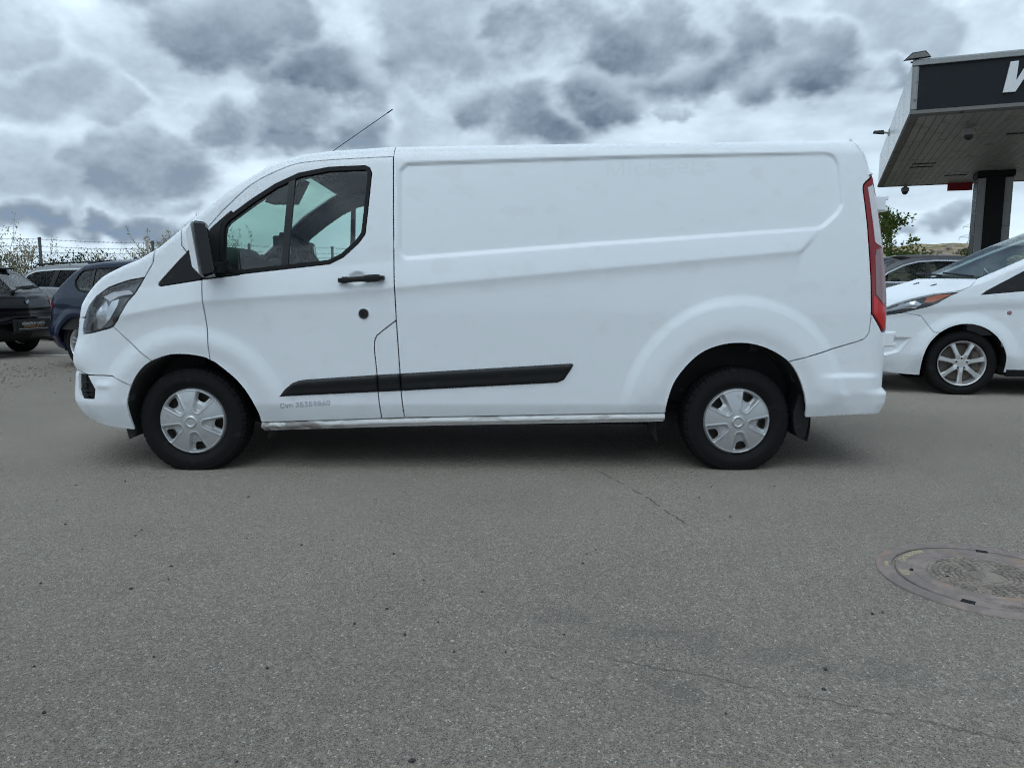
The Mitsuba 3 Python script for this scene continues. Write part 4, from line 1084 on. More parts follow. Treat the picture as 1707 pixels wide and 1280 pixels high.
# ---------------------------------------------------------------- the small white van on the right
SV_K = [(-3.6, .85), (-2.2, .875), (-2.05, .955), (-1.9, 1.005), (-1.6, 1.075), (-1.4, 1.12), (-1.25, 1.175), (-1.0, 1.29), (-.6, 1.48), (-.25, 1.62), (.05, 1.69), (.5, 1.73), (1.0, 1.745), (1.7, 1.74), (2.0, 1.70), (2.1, 1.62), (3.6, 1.6)]
SV_C = [(-3.6, -2.30, .88), (-2.2, -2.2, .945), (-2.05, -2.12, .995), (-1.9, -2.0, 1.04), (-1.6, -1.78, 1.115), (-1.4, -1.66, 1.155), (-1.25, -1.56, 1.195), (-1.0, -1.32, 1.315), (-.6, -.9, 1.53), (-.25, -.5, 1.70), (.05, -.1, 1.78), (.5, .5, 1.82), (1.0, 1.0, 1.83), (1.7, 1.7, 1.83), (2.0, 2.0, 1.82), (3.6, 2.15, 1.8)]
SVB = Body(.915, (-1.75, .45, .10, 4.0), (1.85, .25, .03, 6), [(0, .08), (.2, .03), (.35, 0), (.62, 0), (.80, .03), (.95, .07), (1.1, .16), (1.8, .3)], [(0, -.03), (.4, .0), (1.2, -.02), (1.8, -.1)],
           lambda z: .15 * np.clip((z - .98) / .75, 0, 2) ** 1.2 + .04 * np.clip((.42 - z) / .2, 0, 2) ** 1.5,
           SV_K, [(-3.6, .05), (-1.3, .045), (-.4, .05), (.3, .08), (2.0, .1), (3.6, .1)], SV_C,
           flare_relief([(-1.38, .315), (1.28, .315)], .37, .030, [(line_y([(-2.2, .86), (-1.2, .95), (2, 1.03)]), .016, .10)]))
sv = Car('small_van', SVB, 6.09, 8.32, -12, res=.0125)
name('small_van', 'small white van with an alloy wheel, cut off by the right edge', 'van')
k = lambda u: np.interp(u, *SVB.K.T)
s_arch = unary_union([arch(-1.38, .315, .385, .41), arch(1.28, .315, .37)])
s_bottom = line_y([(-3.6, .22), (-2.2, .22), (-1.8, .195), (-1.0, .24), (1.0, .24), (2.2, .28), (3.6, .3)])
s_body = sv.region(s_bottom).difference(s_arch)
s_light = Polygon([(-1.47, 1.04), (-1.54, 1.01), (-1.66, .93), (-1.76, .885), (-1.95, .835), (-2.35, .775), (-2.40, .82), (-2.16, .895), (-1.95, .962), (-1.7, 1.018)])
s_bonnet = Polygon([(-1.27, k(-1.27) + .06), (-1.36, 1.10), (-1.46, 1.055), (-1.7, 1.024), (-1.95, .968), (-2.16, .901), (-2.4, .826), (SVB.uf, .815), (SVB.uf, float(SVB.vtop(SVB.uf)))] + [(u, float(SVB.vtop(u))) for u in np.linspace(-2.6, -1.33, 24)]).buffer(0)
s_cowl = Polygon([(-1.265, k(-1.265) + .06), (-1.33, float(SVB.vtop(-1.33))), (-1.22, float(SVB.vtop(-1.22))), (-1.20, k(-1.20) + .06)])
s_screen = Polygon([(u, k(u) + .06) for u in np.linspace(-1.20, -.16, 24)] + [(u, float(SVB.vtop(u))) for u in np.linspace(-.08, -1.22, 24)]).buffer(0)
s_roof = sv.above(.05, -.14, 2.0).difference(s_screen)
s_nose = Polygon([(-1.68, .64), (-1.80, .80), (-1.95, .83), (-2.36, .77), (SVB.uf, .77), (SVB.uf, 0), (-1.40, 0), (-1.40, .62)]).buffer(0)
s_fog = Polygon([(-1.88, .58), (-1.98, .43), (-2.10, .39), (-2.5, .38), (-2.5, .54), (-2.1, .58)])
s_tri = Polygon([(-1.27, 1.015), (-.72, 1.07), (-.71, 1.335), (-.75, 1.325), (-1.22, 1.055)])
s_win = Polygon([(-.68, 1.07), (.0, 1.10), (.38, 1.12), (.40, 1.50), (.34, 1.60), (.1, 1.59), (-.3, 1.51), (-.68, 1.345)]).buffer(.02).buffer(-.02)
s_door = Polygon([(-.80, .26), (-.78, .95), (-.76, 1.05), (-.70, 1.07), (-.70, 1.345), (-.3, 1.545), (.1, 1.635), (.46, 1.66), (.47, .26)]).buffer(0)
sv.panel('body', s_body.difference(unary_union([s_light, s_bonnet, s_cowl, s_screen, s_nose, s_tri, s_door, s_roof])), 'white_paint')
sv.panel('roof', s_roof, 'white_paint', sides='merge', res=.03)
sv.panel('bonnet', s_bonnet, 'white_paint', sides='merge')
sv.panel('cowl', s_cowl, 'black_plastic', sides='merge', off=-.02, gap=0)
wb = [SVB.map(np.array([u]), SVB.vtop(np.array([u])) - f)[0] for u, f in ((-1.24, .78), (-1.22, .35), (-1.24, .30), (-1.22, -.0))]
for a, e in ((wb[0] + [0, 0, .012], wb[1] + [-.03, 0, .03]), (wb[2] + [0, 0, .012], wb[3] + [-.03, .2, .03])):
    sv.add('wiper', tube([a, e], .010), 'black_plastic')
nz = [SVB.map(np.array([-1.55]), SVB.vtop(np.array([-1.55])) - f)[0] for f in (.28, .62)]
for q in nz:
    sv.add('washer_nozzle', hull([q + [-.03, -.02, -.003], q + [-.03, .02, -.003], q + [.03, -.015, -.003], q + [.03, .015, -.003], q + [.025, -.012, .016], q + [.025, .012, .016]]), 'black_plastic')
sv.panel('windscreen', s_screen, 'pale_screen', sides='merge', lip=0, off=-.003, gap=.002)
s_g = Polygon([(SVB.uf, .42), (SVB.uf, .58), (-2.75, .58), (-2.72, .44)])
sv.panel('front_bumper', s_nose.intersection(s_body).difference(s_fog).difference(s_g), 'white_paint', sides='merge')
sv.panel('front_bumper__grille', s_g, 'black_plastic', sides='merge', off=-.01, gap=0)
sv.panel('front_bumper__fog_recess', s_fog, 'white_paint', off=lambda u, v: -.030 * sm(0, .03, signed(s_fog, u, v)), gap=0, lip=0)
fp = SVB.map(np.array([-2.28]), np.array([.48]))[0]
sv.add('fog_lamp', moved(lathe([(0, -.01), (.045, -.012), (.050, -.02), (.056, -.02), (.060, .05)], 28), rotz(-.85), fp + [.03, .03, 0]), 'clear_lens', 30, pair=True)
sv.panel('headlight', s_light, 'lamp_dark', off=-.03, lip=0, gap=0)
sv.panel('headlight__reflector', Polygon([(-2.30, .825), (-2.22, .868), (-1.98, .925), (-1.86, .955), (-1.80, .92), (-1.86, .875), (-2.0, .868), (-2.2, .82)]), 'lamp_reflector', off=lambda u, v: -.028 + .02 * np.exp(-(((u + 1.88) / .05) ** 2 + ((v - .91) / .03) ** 2)), gap=0)
sv.panel('headlight__indicator', Polygon([(-1.53, 1.022), (-1.58, .997), (-1.70, .94), (-1.78, .935), (-1.76, .985), (-1.65, 1.014)]), 'amber_lens', off=-.010, gap=0)
sv.panel('headlight__lens', s_light, 'lamp_glass', off=0, lip=0)
sv.panel('corner_trim', s_tri, 'black_plastic', off=-.002)
sv.panel('front_door', s_door.difference(s_win), 'white_paint')
sv.panel('front_door__window_seal', s_win.difference(s_win.buffer(-.03)), 'rubber_seal', off=.003, gap=0, lip=.02)
sv.panel('front_door__window', s_win.buffer(-.015), 'side_glass', off=-.008, lip=0, gap=0)
sv.panel('rocker', Polygon([(-.98, .275), (.88, .275), (.88, .20), (-.98, .20)]), 'black_plastic', off=.006, lip=.05)
sp0 = SVB.map(np.array([-1.0]), np.array([.84]))[0]
sv.add('side_repeater', moved(lathe([(0, -.012), (.014, -.010), (.022, -.003), (.024, .01)], 24), None, sp0), 'smoke_lens', 30, pair=True)
sv.panel('side_mark', Polygon([(-.72, .42), (-.58, .425), (-.58, .455), (-.72, .45)]), 'black_plastic', off=.006, gap=0)
s_hole = unary_union([s_win.buffer(-.03), s_screen.buffer(-.01)])
s_lin = Polygon([(-1.05, .5), (.75, .5), (.75, float(SVB.vtop(.75)))] + [(u, float(SVB.vtop(u))) for u in np.linspace(.7, -1.2, 30)] + [(-1.18, 1.1)]).buffer(0)
sv.panel('lining', s_lin.difference(s_hole), 'dash_grey', sides='merge', lip=0, off=-.03, gap=0, res=.03)
sv.add('bulkhead', bx(.72, .75, -.8, .8, .3, 1.7), 'cabin_trim')
car_inside(sv, rows=((.15, 1.0),), dash=-1.0, belt=1.10, tone='dash_grey')
sv.add('underbody', join(bx(-1.0, 1.0, -.78, .78, .20, .30, .03), bx(-2.0, -1.75, -.6, .6, .22, .3)), 'underbody')
for cx in (-1.38, 1.28):
    sv.add('wheel_liner', wheel_house(cx, .315, .43, -.86, -.5), 'liner', 40, pair=True)
    sv.add('axle', tube([(cx, -.7, .31), (cx, .7, .31)], .04), 'underbody')
for wx, wn in ((-1.38, 'front_wheel'), (1.28, 'rear_wheel')):
    for fl in (False, True):
        put_wheel(f'small_van__{wn}', ALLOY_SEVEN, (sv.flip if fl else sv.at) @ T().translate([wx, -.775, .323]))
sv.add('mirror', hull(ell(-.62, -1.12, -.93, 1.07, 1.27, -.1, .03) + [(x + .08, y, z) for x, y, z in ell(-.62, -1.11, -.94, 1.08, 1.26, -.1, .03)]), 'black_plastic', 50, pair=True)
# ---------------------------------------------------------------- the filling station canopy on the right
mat('fascia_dark', speck((.0065, .0095, .0135), (.018, .02, .023), 3, .3, .04), .45, spec=.3)
def streaked(p, n, uv):
    run = smoothstep(.48, .66, fbm(p.x * 7, p.y * 7, p.z * .45, octaves=4))
    grime = smoothstep(.55, .72, fbm(p.x * 3, p.y * 3, p.z * 3, octaves=4))
    return mix(mix((.63, .65, .66), (.47, .48, .46), run * .75), (.40, .39, .35), grime * .35)


mat('cladding_white', proc(streaked), .28, coat=.5)
mat('trim_grey', speck((.30, .31, .31), (.10, .09, .075), 5, .9, .05), .5)
mat('trim_dirty', speck((.14, .135, .125), (.045, .042, .036), 4, .8, .05), .6)
SOFFIT = []
for i, t in enumerate((.27, .25, .285, .26)):
    SOFFIT.append(mat(f'soffit_sheet_{"abcd"[i]}', speck((t, t * .985, t * .93), (.17, .15, .12), 1.6 + i * .3, .55, .03), .45))
mat('soffit_void', (.03, .03, .03), .9)
mat('column_black', (.004, .005, .006), .45, spec=.3)
mat('column_grey', speck((.36, .37, .36), (.2, .2, .18), 3, .4), .45)
mat('letter_white', (.74, .76, .77), .4)
mat('sign_red', (.30, .012, .02), .4)
mat('dome_black', (.008, .008, .009), .08, coat=1.)
cat_ = T().translate([8.15, 16.3, 0]).rotate([0, 0, 1], -22.6)
name('canopy', 'flat filling station canopy with dark fascia, white side and boarded soffit on one column', 'canopy')
cn = lambda part, m, b, s=30, label=None: put(f'canopy__{part}', m, b, s, cat_, label)
ZS, ZT, DEP, WID = 4.50, 5.60, 12.9, 8.6
for i in range(4):
    cn('fascia', bx(.10 + i * 2.13, .10 + (i + 1) * 2.13 - .006, .03, .09, ZS + .10, ZT - .12, .003), 'fascia_dark')


def trim(p, r):
    return tube(p, r, 12)


cn('corner_trim', join(bx(-.02, .10, -.02, .10, ZS + .10, ZT - .12, .03)), 'trim_grey')
cn('top_trim', hull([(x, y, z) for x in (-.02, WID) for y, z in ((-.03, ZT - .12), (-.03, ZT - .03), (0, ZT), (.12, ZT), (.12, ZT - .12))]), 'trim_grey')
cn('bottom_trim', hull([(x, y, z) for x in (-.02, WID) for y, z in ((-.03, ZS + .10), (-.04, ZS + .03), (0, ZS - .005), (.12, ZS - .005), (.12, ZS + .10))]), 'trim_dirty')
cn('bottom_trim', hull([(x, y, z) for y in (.122, DEP) for x, z in ((-.03, ZS + .06), (-.03, ZS + .02), (.0, ZS - .005), (.14, ZS - .005), (.14, ZS + .06))]), 'trim_dirty')
n = 12
for i in range(n):
    y0, y1 = .10 + (DEP - .1) * i / n, .10 + (DEP - .1) * (i + 1) / n
    cn('side_sheet', bx(-.012, .03, y0 + .004, y1 - .004, ZS + .062, ZT, .006), 'cladding_white')
cn('back_trim', bx(0, WID, DEP, DEP + .06, ZS - .005, ZT, .01), 'trim_dirty')
cn('deck', bx(.03, WID, .09, DEP, ZS + .12, ZT - .05), 'soffit_void')
pw, k = .172, 0
step = (DEP - .16) / 4
plank = {}
for j in range(4):
    y0, y1 = .14 + step * j + .02, .14 + step * (j + 1) - .02
    m = hull([(x, y, z) for y in (y0, y1) for x, z in ((.005, ZS + .03), (.012, ZS + .012), (pw - .006, ZS + .012), (pw - .002, ZS + .03))])
    plank[j] = [mikit.ply(m, b) for b in SOFFIT]
r = np.random.default_rng(5)
for i in range(int((WID - .16) / pw)):
    for j in range(4):
        d = plank[j][int(r.integers(0, 4))]
        put('canopy__soffit_board', d, None, at=cat_ @ T().translate([.15 + i * pw, 0, float(r.uniform(-.003, .003))]))
for a, b_ in ((.62, 7.3), (.62, 8.0), (2.2, 3.0), (1.8, 10.4), (2.9, 9.9), (4.2, 6.5)):
    cn('soffit_slot', bx(a, a + .62, b_, b_ + .05, ZS - .006, ZS + .03), 'soffit_void')
    cn('soffit_slot', bx(a + .02, a + .60, b_ + .07, b_ + .10, ZS - .002, ZS + .03), 'soffit_void')
CX, CY = 3.12, 9.75
cn('column', bx(CX - .47, CX + .47, CY, CY + .85, 0, ZS - .18, .01), 'fascia_dark')
cn('column_core', bx(CX - .235, CX + .235, CY - .07, CY, 0, ZS - .03, .006), 'column_black')
for s, e in ((-.46, -.25), (.25, .46)):
    for z0, z1 in ((0, 1.45), (1.45, 2.85), (2.85, ZS - .20)):
        cn('column_sheet', bx(CX + s, CX + e, CY - .03, CY, z0 + .004, z1 - .004, .006), 'column_grey')
cn('column_head', bx(CX - .50, CX + .50, CY - .10, CY + .9, ZS - .178, ZS + .005, .01), 'column_black')
W_SHAPE = [(.19, 1), (.46, 1), (.40, .42), (.74, 1), (.98, 1), (.92, .42), (1.26, 1), (1.54, 1), (.96, 0), (.69, 0), (.73, .55), (.41, 0), (0, 0)]
W_SHAPE = [(.16, 1), (.40, 1), (.365, .36), (.70, 1), (.93, 1), (.90, .36), (1.22, 1), (1.47, 1), (.92, 0), (.66, 0), (.685, .58), (.37, 0), (0, 0)]
m = trimesh.creation.extrude_polygon(Polygon(W_SHAPE).buffer(0), .05)
v = np.asarray(m.vertices); hgt = .57
cn('letter', (np.stack([1.59 + v[:, 0] * hgt, .028 - v[:, 2], ZS + .315 + v[:, 1] * hgt], -1), np.asarray(m.faces)), 'letter_white', False, 'white slanted capital W on the dark fascia')


def under(key, label, a, b_, z, parts, cat, group=None):
    name(key, label, cat, group)
    at = cat_ @ T().translate([a, b_, z])
    for part, m, bs in parts:
        put(f'{key}__{part}', m, bs, 35, at)


dome = lambda: [('mount', join(bx(-.16, .16, -.06, .06, -.02, 0, .005), bx(-.05, .05, -.05, .05, -.07, -.02)), 'trim_grey'),
                ('housing', lathe([(.0, -.06), (.06, -.065), (.125, -.09), (.13, -.20), (.11, -.215), (0, -.215)], 32, 'z'), 'trim_grey'),
                ('dome', lathe([(.105, -.216), (.10, -.25), (.08, -.29), (.045, -.315), (0, -.325)], 32, 'z'), 'dome_black')]
under('dome_camera', 'dome camera hanging under the near half of the canopy soffit', 1.26, 1.55, ZS + .012, dome(), 'camera')
under('dome_camera_001', 'dome camera at the far edge of the canopy soffit, against the sky', .86, 12.75, ZS + .012, dome(), 'camera')
under('red_sign', 'narrow red sign hanging at the far edge of the canopy beside the column', 2.15, 12.6, ZS - .16, [('panel', bx(0, .75, -.03, .03, -.10, .165, .006), 'sign_red'), ('bracket', bx(.1, .16, -.015, .015, .165, .18), 'trim_grey')], 'sign')
fl = [('housing', hull([(-.22, -.10, 0), (.24, -.10, .02), (-.26, .12, .03), (.24, .14, .06), (-.10, -.02, .15), (.14, -.02, .17), (-.08, .08, .16), (.14, .10, .18)]), 'black_plastic'),
      ('glass', hull([(-.20, -.112, .012), (.22, -.112, .03), (-.09, -.045, .125), (.125, -.045, .145), (-.20, -.104, .012), (.22, -.104, .03)]), 'gloss_black'),
      ('bracket', join(bx(-.03, .03, 0, .05, -.10, .03), bx(-.12, .12, -.01, .05, -.04, -.02)), 'post_steel')]
under('floodlight', 'black floodlight lying on the front corner of the canopy roof', .06, .06, ZT + .0, fl, 'floodlight')
fs = [('housing', hull([(-.42, -.12, -.02), (-.42, .12, -.02), (-.12, -.12, -.06), (-.12, .12, -.06), (-.40, -.10, .03), (-.40, .10, .03), (-.14, -.10, .03), (-.14, .10, .03)]), 'black_plastic'), ('arm', join(tube([(-.14, 0, -.02), (.02, 0, -.05)], .03), bx(-.01, .02, -.08, .08, -.12, .06)), 'trim_grey')]
under('floodlight_001', 'small floodlight sticking out from the white side of the canopy', -.03, 7.4, ZT - .12, fs, 'floodlight')

# ---------------------------------------------------------------- fence behind the parked cars
mat('bark', speck((.095, .080, .066), (.16, .15, .13), 20, .6, .1), .85)
mat('twig', (.15, .125, .095), .85)


def leafmat(key, c1, c2, trans=.35):
    def fn(p, n, uv):
        r = noise(p.x * 9, p.y * 9, p.z * 9) * .6 + cell_rand(p.x * 25, p.y * 25, p.z * 25) * .4
        return mix(c1, c2, r)
    scene[key] = {'type': 'principledthin', 'base_color': proc(fn), 'roughness': .55, 'diff_trans': trans * 2, 'spec_trans': 0.0}


leafmat('leaf_spring', (.075, .13, .03), (.22, .27, .08))
leafmat('leaf_bud', (.30, .27, .14), (.44, .40, .26))
leafmat('leaf_hedge', (.022, .042, .016), (.075, .10, .03))
leafmat('leaf_dry', (.13, .10, .05), (.24, .19, .10))

name('wire_fence', 'tall wire mesh fence with two strands of barbed wire on steel posts', 'fence')
P0, STEP = np.array([-12.1, 20.0]), np.array([2.1, 1.72])
bay = float(np.hypot(*STEP)); yaw = math.degrees(math.atan2(STEP[1], STEP[0]))
post = join(bx(-.032, .032, -.032, .032, 0, 2.24, .004), bx(-.037, .037, -.037, .037, 2.24, 2.275, .004))
post = mikit.ply(post, 'post_steel')


def bar3(a, b_, rr):
    a, b_ = np.asarray(a, float), np.asarray(b_, float)
    return tube([a, b_], rr, 3, False)


dia, H2 = .062, 1.88
ms = []
nx = int(bay / (2 * dia)) + 1
for i in range(-int(H2 / (2 * dia)) - 1, nx + 1):
    for sgn in (1, -1):
        x0 = i * 2 * dia if sgn > 0 else bay - i * 2 * dia
        x1 = x0 + sgn * H2
        lo, hi = 0.0, 1.0
        for lim, is_lo in ((0, True), (bay, False)):
            t = (lim - x0) / (x1 - x0)
            if (sgn > 0) == is_lo:
                lo = max(lo, t)
            else:
                hi = min(hi, t)
        if hi - lo > .01:
            ms.append(bar3((x0 + (x1 - x0) * lo, .004 * sgn, .02 + H2 * lo), (x0 + (x1 - x0) * hi, .004 * sgn, .02 + H2 * hi), .0030))
mesh_bay = mikit.ply(join(*ms), 'wire')


def barbed(z):
    xs = np.linspace(0, bay, 13)
    w = [tube(np.stack([xs, 0 * xs, z - .03 * np.sin(np.pi * xs / bay)], -1), .0042, 4, False)]
    for x in np.arange(.05, bay, .11):
        zz = z - .03 * math.sin(math.pi * x / bay)
        w += [bar3((x - .012, -.02, zz - .02), (x + .012, .02, zz + .02), .0035), bar3((x + .012, -.02, zz + .02), (x - .012, .02, zz - .02), .0035)]
    return join(*w)


strands = [mikit.ply(barbed(z), 'wire') for z in (2.05, 2.225)]
top_wire = mikit.ply(tube([(0, 0, H2 + .02), (bay, 0, H2 + .02)], .005, 4, False), 'wire')
for i in range(-1, 4):
    p = P0 + STEP * i
    at = T().translate([float(p[0]), float(p[1]), 0]).rotate([0, 0, 1], yaw)
    put('wire_fence__post', post, None, at=at)
    k = put('wire_fence__mesh', mesh_bay, None, at=at)
    labels[k] = {'kind': 'stuff'}
    put('wire_fence__top_wire', top_wire, None, at=at)
    for s in strands:
        k = put('wire_fence__barbed_wire', s, None, at=at)
        labels[k] = {'kind': 'stuff'}


# ---------------------------------------------------------------- plants
def leaves(pts, dirs, size, r, fold=.3):
    """Folded leaf blades: four triangles each, at the points, roughly along the directions."""
    n = len(pts)
    d = dirs + r.normal(0, .5, (n, 3)); d /= np.linalg.norm(d, axis=1, keepdims=True) + 1e-9
    s = np.cross(d, r.normal(0, 1, (n, 3))); s /= np.linalg.norm(s, axis=1, keepdims=True) + 1e-9
    u = np.cross(s, d)
    L = size * r.uniform(.6, 1.25, (n, 1)); Wd = L * .30
    a, b_ = pts, pts + d * L - u * L * .15
    m = pts + d * L * .5
    v = np.stack([a, m + s * Wd + u * Wd * fold, b_, m - s * Wd + u * Wd * fold, m], 1).reshape(-1, 3)
    k = np.arange(n)[:, None] * 5
    f = np.stack([np.hstack([k, k + 1, k + 4]), np.hstack([k + 1, k + 2, k + 4]), np.hstack([k + 2, k + 3, k + 4]), np.hstack([k + 3, k, k + 4])], 1).reshape(-1, 3)
    return v, f


def branching(r, base, length, direction, radius, depth, spread, up, twigs, tips, kids=(3, 4), bend=.25):
    """A limb that wanders, tapers and forks; the tubes go to twigs, the leaf sites to tips."""
    n = 6
    p, d, pts = np.array(base, float), np.array(direction, float), [np.array(base, float)]
    for _ in range(n):
        d = d + r.normal(0, bend, 3) * .5 + [0, 0, up * .12]
        d /= np.linalg.norm(d)
        p = p + d * length / n
        pts.append(p.copy())
    twigs.append(tube(pts, np.linspace(radius, radius * .45, len(pts)), 5 if depth else 4, False))
    if depth <= 1:
        for q0, q1 in zip(pts[1:-1], pts[2:]):
            for t in r.uniform(0, 1, 3):
                tips.append((q0 + (q1 - q0) * t, (q1 - q0) / np.linalg.norm(q1 - q0)))
        tips.append((pts[-1], d))
    if depth > 0:
        for _ in range(r.integers(kids[0], kids[1] + 1)):
            i = r.integers(2, n + 1)
            a = r.normal(0, 1, 3); a -= a.dot(d) * d; a /= np.linalg.norm(a) + 1e-9
            nd = d * math.cos(spread) + a * math.sin(spread) * r.uniform(.7, 1.3)
            branching(r, pts[i], length * r.uniform(.5, .72), nd, radius * .55, depth - 1, spread, up, twigs, tips, kids, bend)


def plant(key, label, category, group, x, y, seed, height, stems, leaf, size, per, leafmat_, depth=2, spread=.6, radius=.02, up=.6, lean=.35, hue='twig', part='crown', jitter=.04, drop=0.0):
    r = np.random.default_rng(seed)
    tw, tips = [], []
    for _ in range(stems):
        a = r.uniform(0, 2 * np.pi); l = r.uniform(.2, 1) * lean
        branching(r, (r.normal(0, .08 * min(stems, 4)), r.normal(0, .08 * min(stems, 4)), 0), height * r.uniform(.45, .62), (math.cos(a) * l, math.sin(a) * l, 1), radius, depth, spread, up, tw, tips)
    at = T().translate([x, y, 0])
    name(key, label, category, group)
    put(f'{key}__branches', join(*tw), hue, 40, at)
    if leaf:
        P = np.array([t[0] for t in tips]); D = np.array([t[1] for t in tips])
        keep = r.uniform(0, 1, len(P)) > drop
        P, D = P[keep], D[keep]
        P = np.repeat(P, per, 0) + r.normal(0, jitter, (len(P) * per, 3)); D = np.repeat(D, per, 0)
        P[:, 2] = np.maximum(P[:, 2], .05)
        k = put(f'{key}__{part}', leaves(P, D, size, r), leafmat_, False, at)
        labels[k] = {'kind': 'stuff'}


def bush(key, label, x, y, rx, ry, h, seed, n, size, lm, group=None, z=0.0, category='bush'):
    """A dense low bush: twigs from the root and leaf blades in uneven lobes."""
    r = np.random.default_rng(seed)
    lobes = [(r.uniform(-.7, .7) * rx, r.uniform(-.7, .7) * ry, r.uniform(.3, .72) * h, r.uniform(.35, .6)) for _ in range(9)]
    pts, tw = [], []
    for lx, ly, lz, s in lobes:
        q = r.normal(0, 1, (n // 9, 3)); q /= np.linalg.norm(q, axis=1, keepdims=True); q *= r.uniform(.35, 1, (len(q), 1)) ** .5
        pts.append(np.array([lx, ly, lz]) + q * [rx * s, ry * s, h * s * .7])
        tw.append(tube([(lx * .1, ly * .1, -.05), (lx * .6, ly * .6, lz * .6), (lx, ly, lz)], [.03, .02, .008], 5, False))
    P = np.vstack(pts); P = P[P[:, 2] > -.02]
    D = P * [1, 1, .8] + [0, 0, .2]
    at = T().translate([x, y, z])
    name(key, label, category, group)
    put(f'{key}__branches', join(*tw), 'bark', 40, at)
    k = put(f'{key}__crown', leaves(P, D / np.linalg.norm(D, axis=1, keepdims=True), size, r), lm, False, at)
    labels[k] = {'kind': 'stuff'}


SHRUBS = [(-14.6, 21.6, 2.75, 4, 1, 'tall budding shrub at the left edge, above the black hatchback'), (-13.6, 21.2, 2.55, 4, 2, 'budding shrub right of the leftmost one, left of the first fence post'),
          (-12.5, 22.6, 2.0, 4, 3, 'low budding shrub just left of the first fence post'), (-11.7, 23.6, 2.8, 5, 4, 'budding shrub between the two fence posts, above the silver estate'),
          (-10.9, 24.1, 2.9, 4, 5, 'thin budding shrub above the roof of the blue hatchback'), (-10.15, 24.2, 2.7, 3, 6, 'small bare shrub in the gap left of the second fence post'),
          (-9.75, 23.4, 3.1, 5, 7, 'budding shrub at the second fence post'), (-9.2, 24.4, 3.0, 5, 8, 'budding shrub right of the second fence post, above the bonnet of the long van'), (-15.8, 23.0, 2.8, 4, 9, 'budding shrub standing behind the tall one at the left edge')]
for i, (x, y, h, st, sd, lb) in enumerate(SHRUBS):
    plant('budding_shrub' + (f'_{i:03d}' if i else ''), lb, 'shrub', 'budding shrubs along the wire fence', x, y, sd + 40, h, st, True, .055, 2, 'leaf_bud', depth=2, spread=.55, radius=.016, up=.7, lean=.40, drop=.25, jitter=.035)
for i, (x, y, rx, h, sd, lb) in enumerate(((-14.3, 22.6, 1.4, 1.75, 1, 'dark green bush behind the roof of the black hatchback'), (-12.9, 23.2, 1.2, 1.70, 2, 'dark green bush left of the first fence post'), (-11.9, 22.9, .9, 1.72, 3, 'dark green bush at the foot of the first fence post'), (-10.6, 24.8, 1.4, 1.62, 4, 'low dark bush behind the silver estate'), (-8.8, 25.6, 1.5, 1.65, 5, 'dark green bush behind the second fence post'), (-16.2, 22.4, 1.3, 1.8, 6, 'dark green bush at the left edge of the picture'))):
    bush('green_bush' + (f'_{i:03d}' if i else ''), lb, x, y, rx, .9, h * 1.18, sd, 3000, .085, 'leaf_hedge', 'green bushes along the fence')

plant('young_tree', 'slender young tree with sparse fresh leaves behind the tail lamp of the long van', 'tree', None, 14.35, 31.4, 12, 6.6, 2, True, .135, 5, 'leaf_spring', depth=3, spread=.75, radius=.055, up=.25, lean=.12, hue='bark', jitter=.10, drop=.12)

# ---------------------------------------------------------------- the hillside beyond, with its scrub and the pylon
HX, HY = np.meshgrid(np.linspace(22, 190, 170), np.linspace(58, 170, 90), indexing='ij')


def hill_z(x, y):
    p = np.stack([x * .09, y * .09, 0 * x], -1); q = np.stack([x * .5, y * .5, 0 * x], -1)
    ridge = 3.35 + np.minimum(.17 * (x - 37.6), 2.5) + 1.3 * (meshkit.fbm(p, 4, 3) - .5) + .75 * (meshkit.fbm(q, 4, 8) - .5)
    return ridge * sm(58, 84, y) * sm(30, 37, x) * (1 - .7 * sm(120, 168, y)) - .12


hz = hill_z(HX, HY)
i, j = np.meshgrid(np.arange(169), np.arange(89), indexing='ij')
q = np.stack([i * 90 + j, (i + 1) * 90 + j, (i + 1) * 90 + j + 1, i * 90 + j + 1], -1).reshape(-1, 4)


def hill_color(p, n, uv):
    a = fbm(p.x * .35, p.y * .35, p.z * .8, octaves=5)
    b = fbm(p.x * 1.6 + 3, p.y * 1.6, p.z * 2.5, octaves=4)
    c = mix((.30, .215, .135), (.16, .13, .075), smoothstep(.35, .6, b))
    c = mix(c, (.075, .090, .035), smoothstep(.48, .60, a))
    return mix(c, (.36, .32, .27), smoothstep(.62, .72, b) * .8)


mat('hill_ground', proc(hill_color), .95)
put('hill', (np.stack([HX, HY, hz], -1).reshape(-1, 3), np.vstack([q[:, [0, 1, 2]], q[:, [0, 2, 3]]])), 'hill_ground', True)
name('hill', 'dry tan hillside with scrub and rock outcrops', kind='structure')
r = np.random.default_rng(3)
HB = [(36.6, 70, 1.1, 1.35, 'dark green bush on the hillside nearest to the young tree'), (38.2, 73, 1.0, 1.8, 'upright green bush on the hillside above the grey car'), (39.6, 71, .8, 1.05, 'small green bush in the middle of the hillside in view'), (42.2, 74, 1.6, 1.0, 'broad low bush on the hillside left of the canopy column'), (44.6, 76, 1.7, 1.3, 'dark bush on the hilltop just left of the canopy column'), (52, 76, 1.6, 1.4, 'dark bush on the hillside right of the canopy column')]
for i, (x, y, rr, h, lb) in enumerate(HB):
    z = float(hill_z(np.array([x]), np.array([y]))[0])
    bush('hill_bush' + (f'_{i:03d}' if i else ''), lb, x, y, rr, rr, h, 60 + i, 1200, .16, 'leaf_hedge', 'bushes on the hillside', z=z - .1)
sc = []
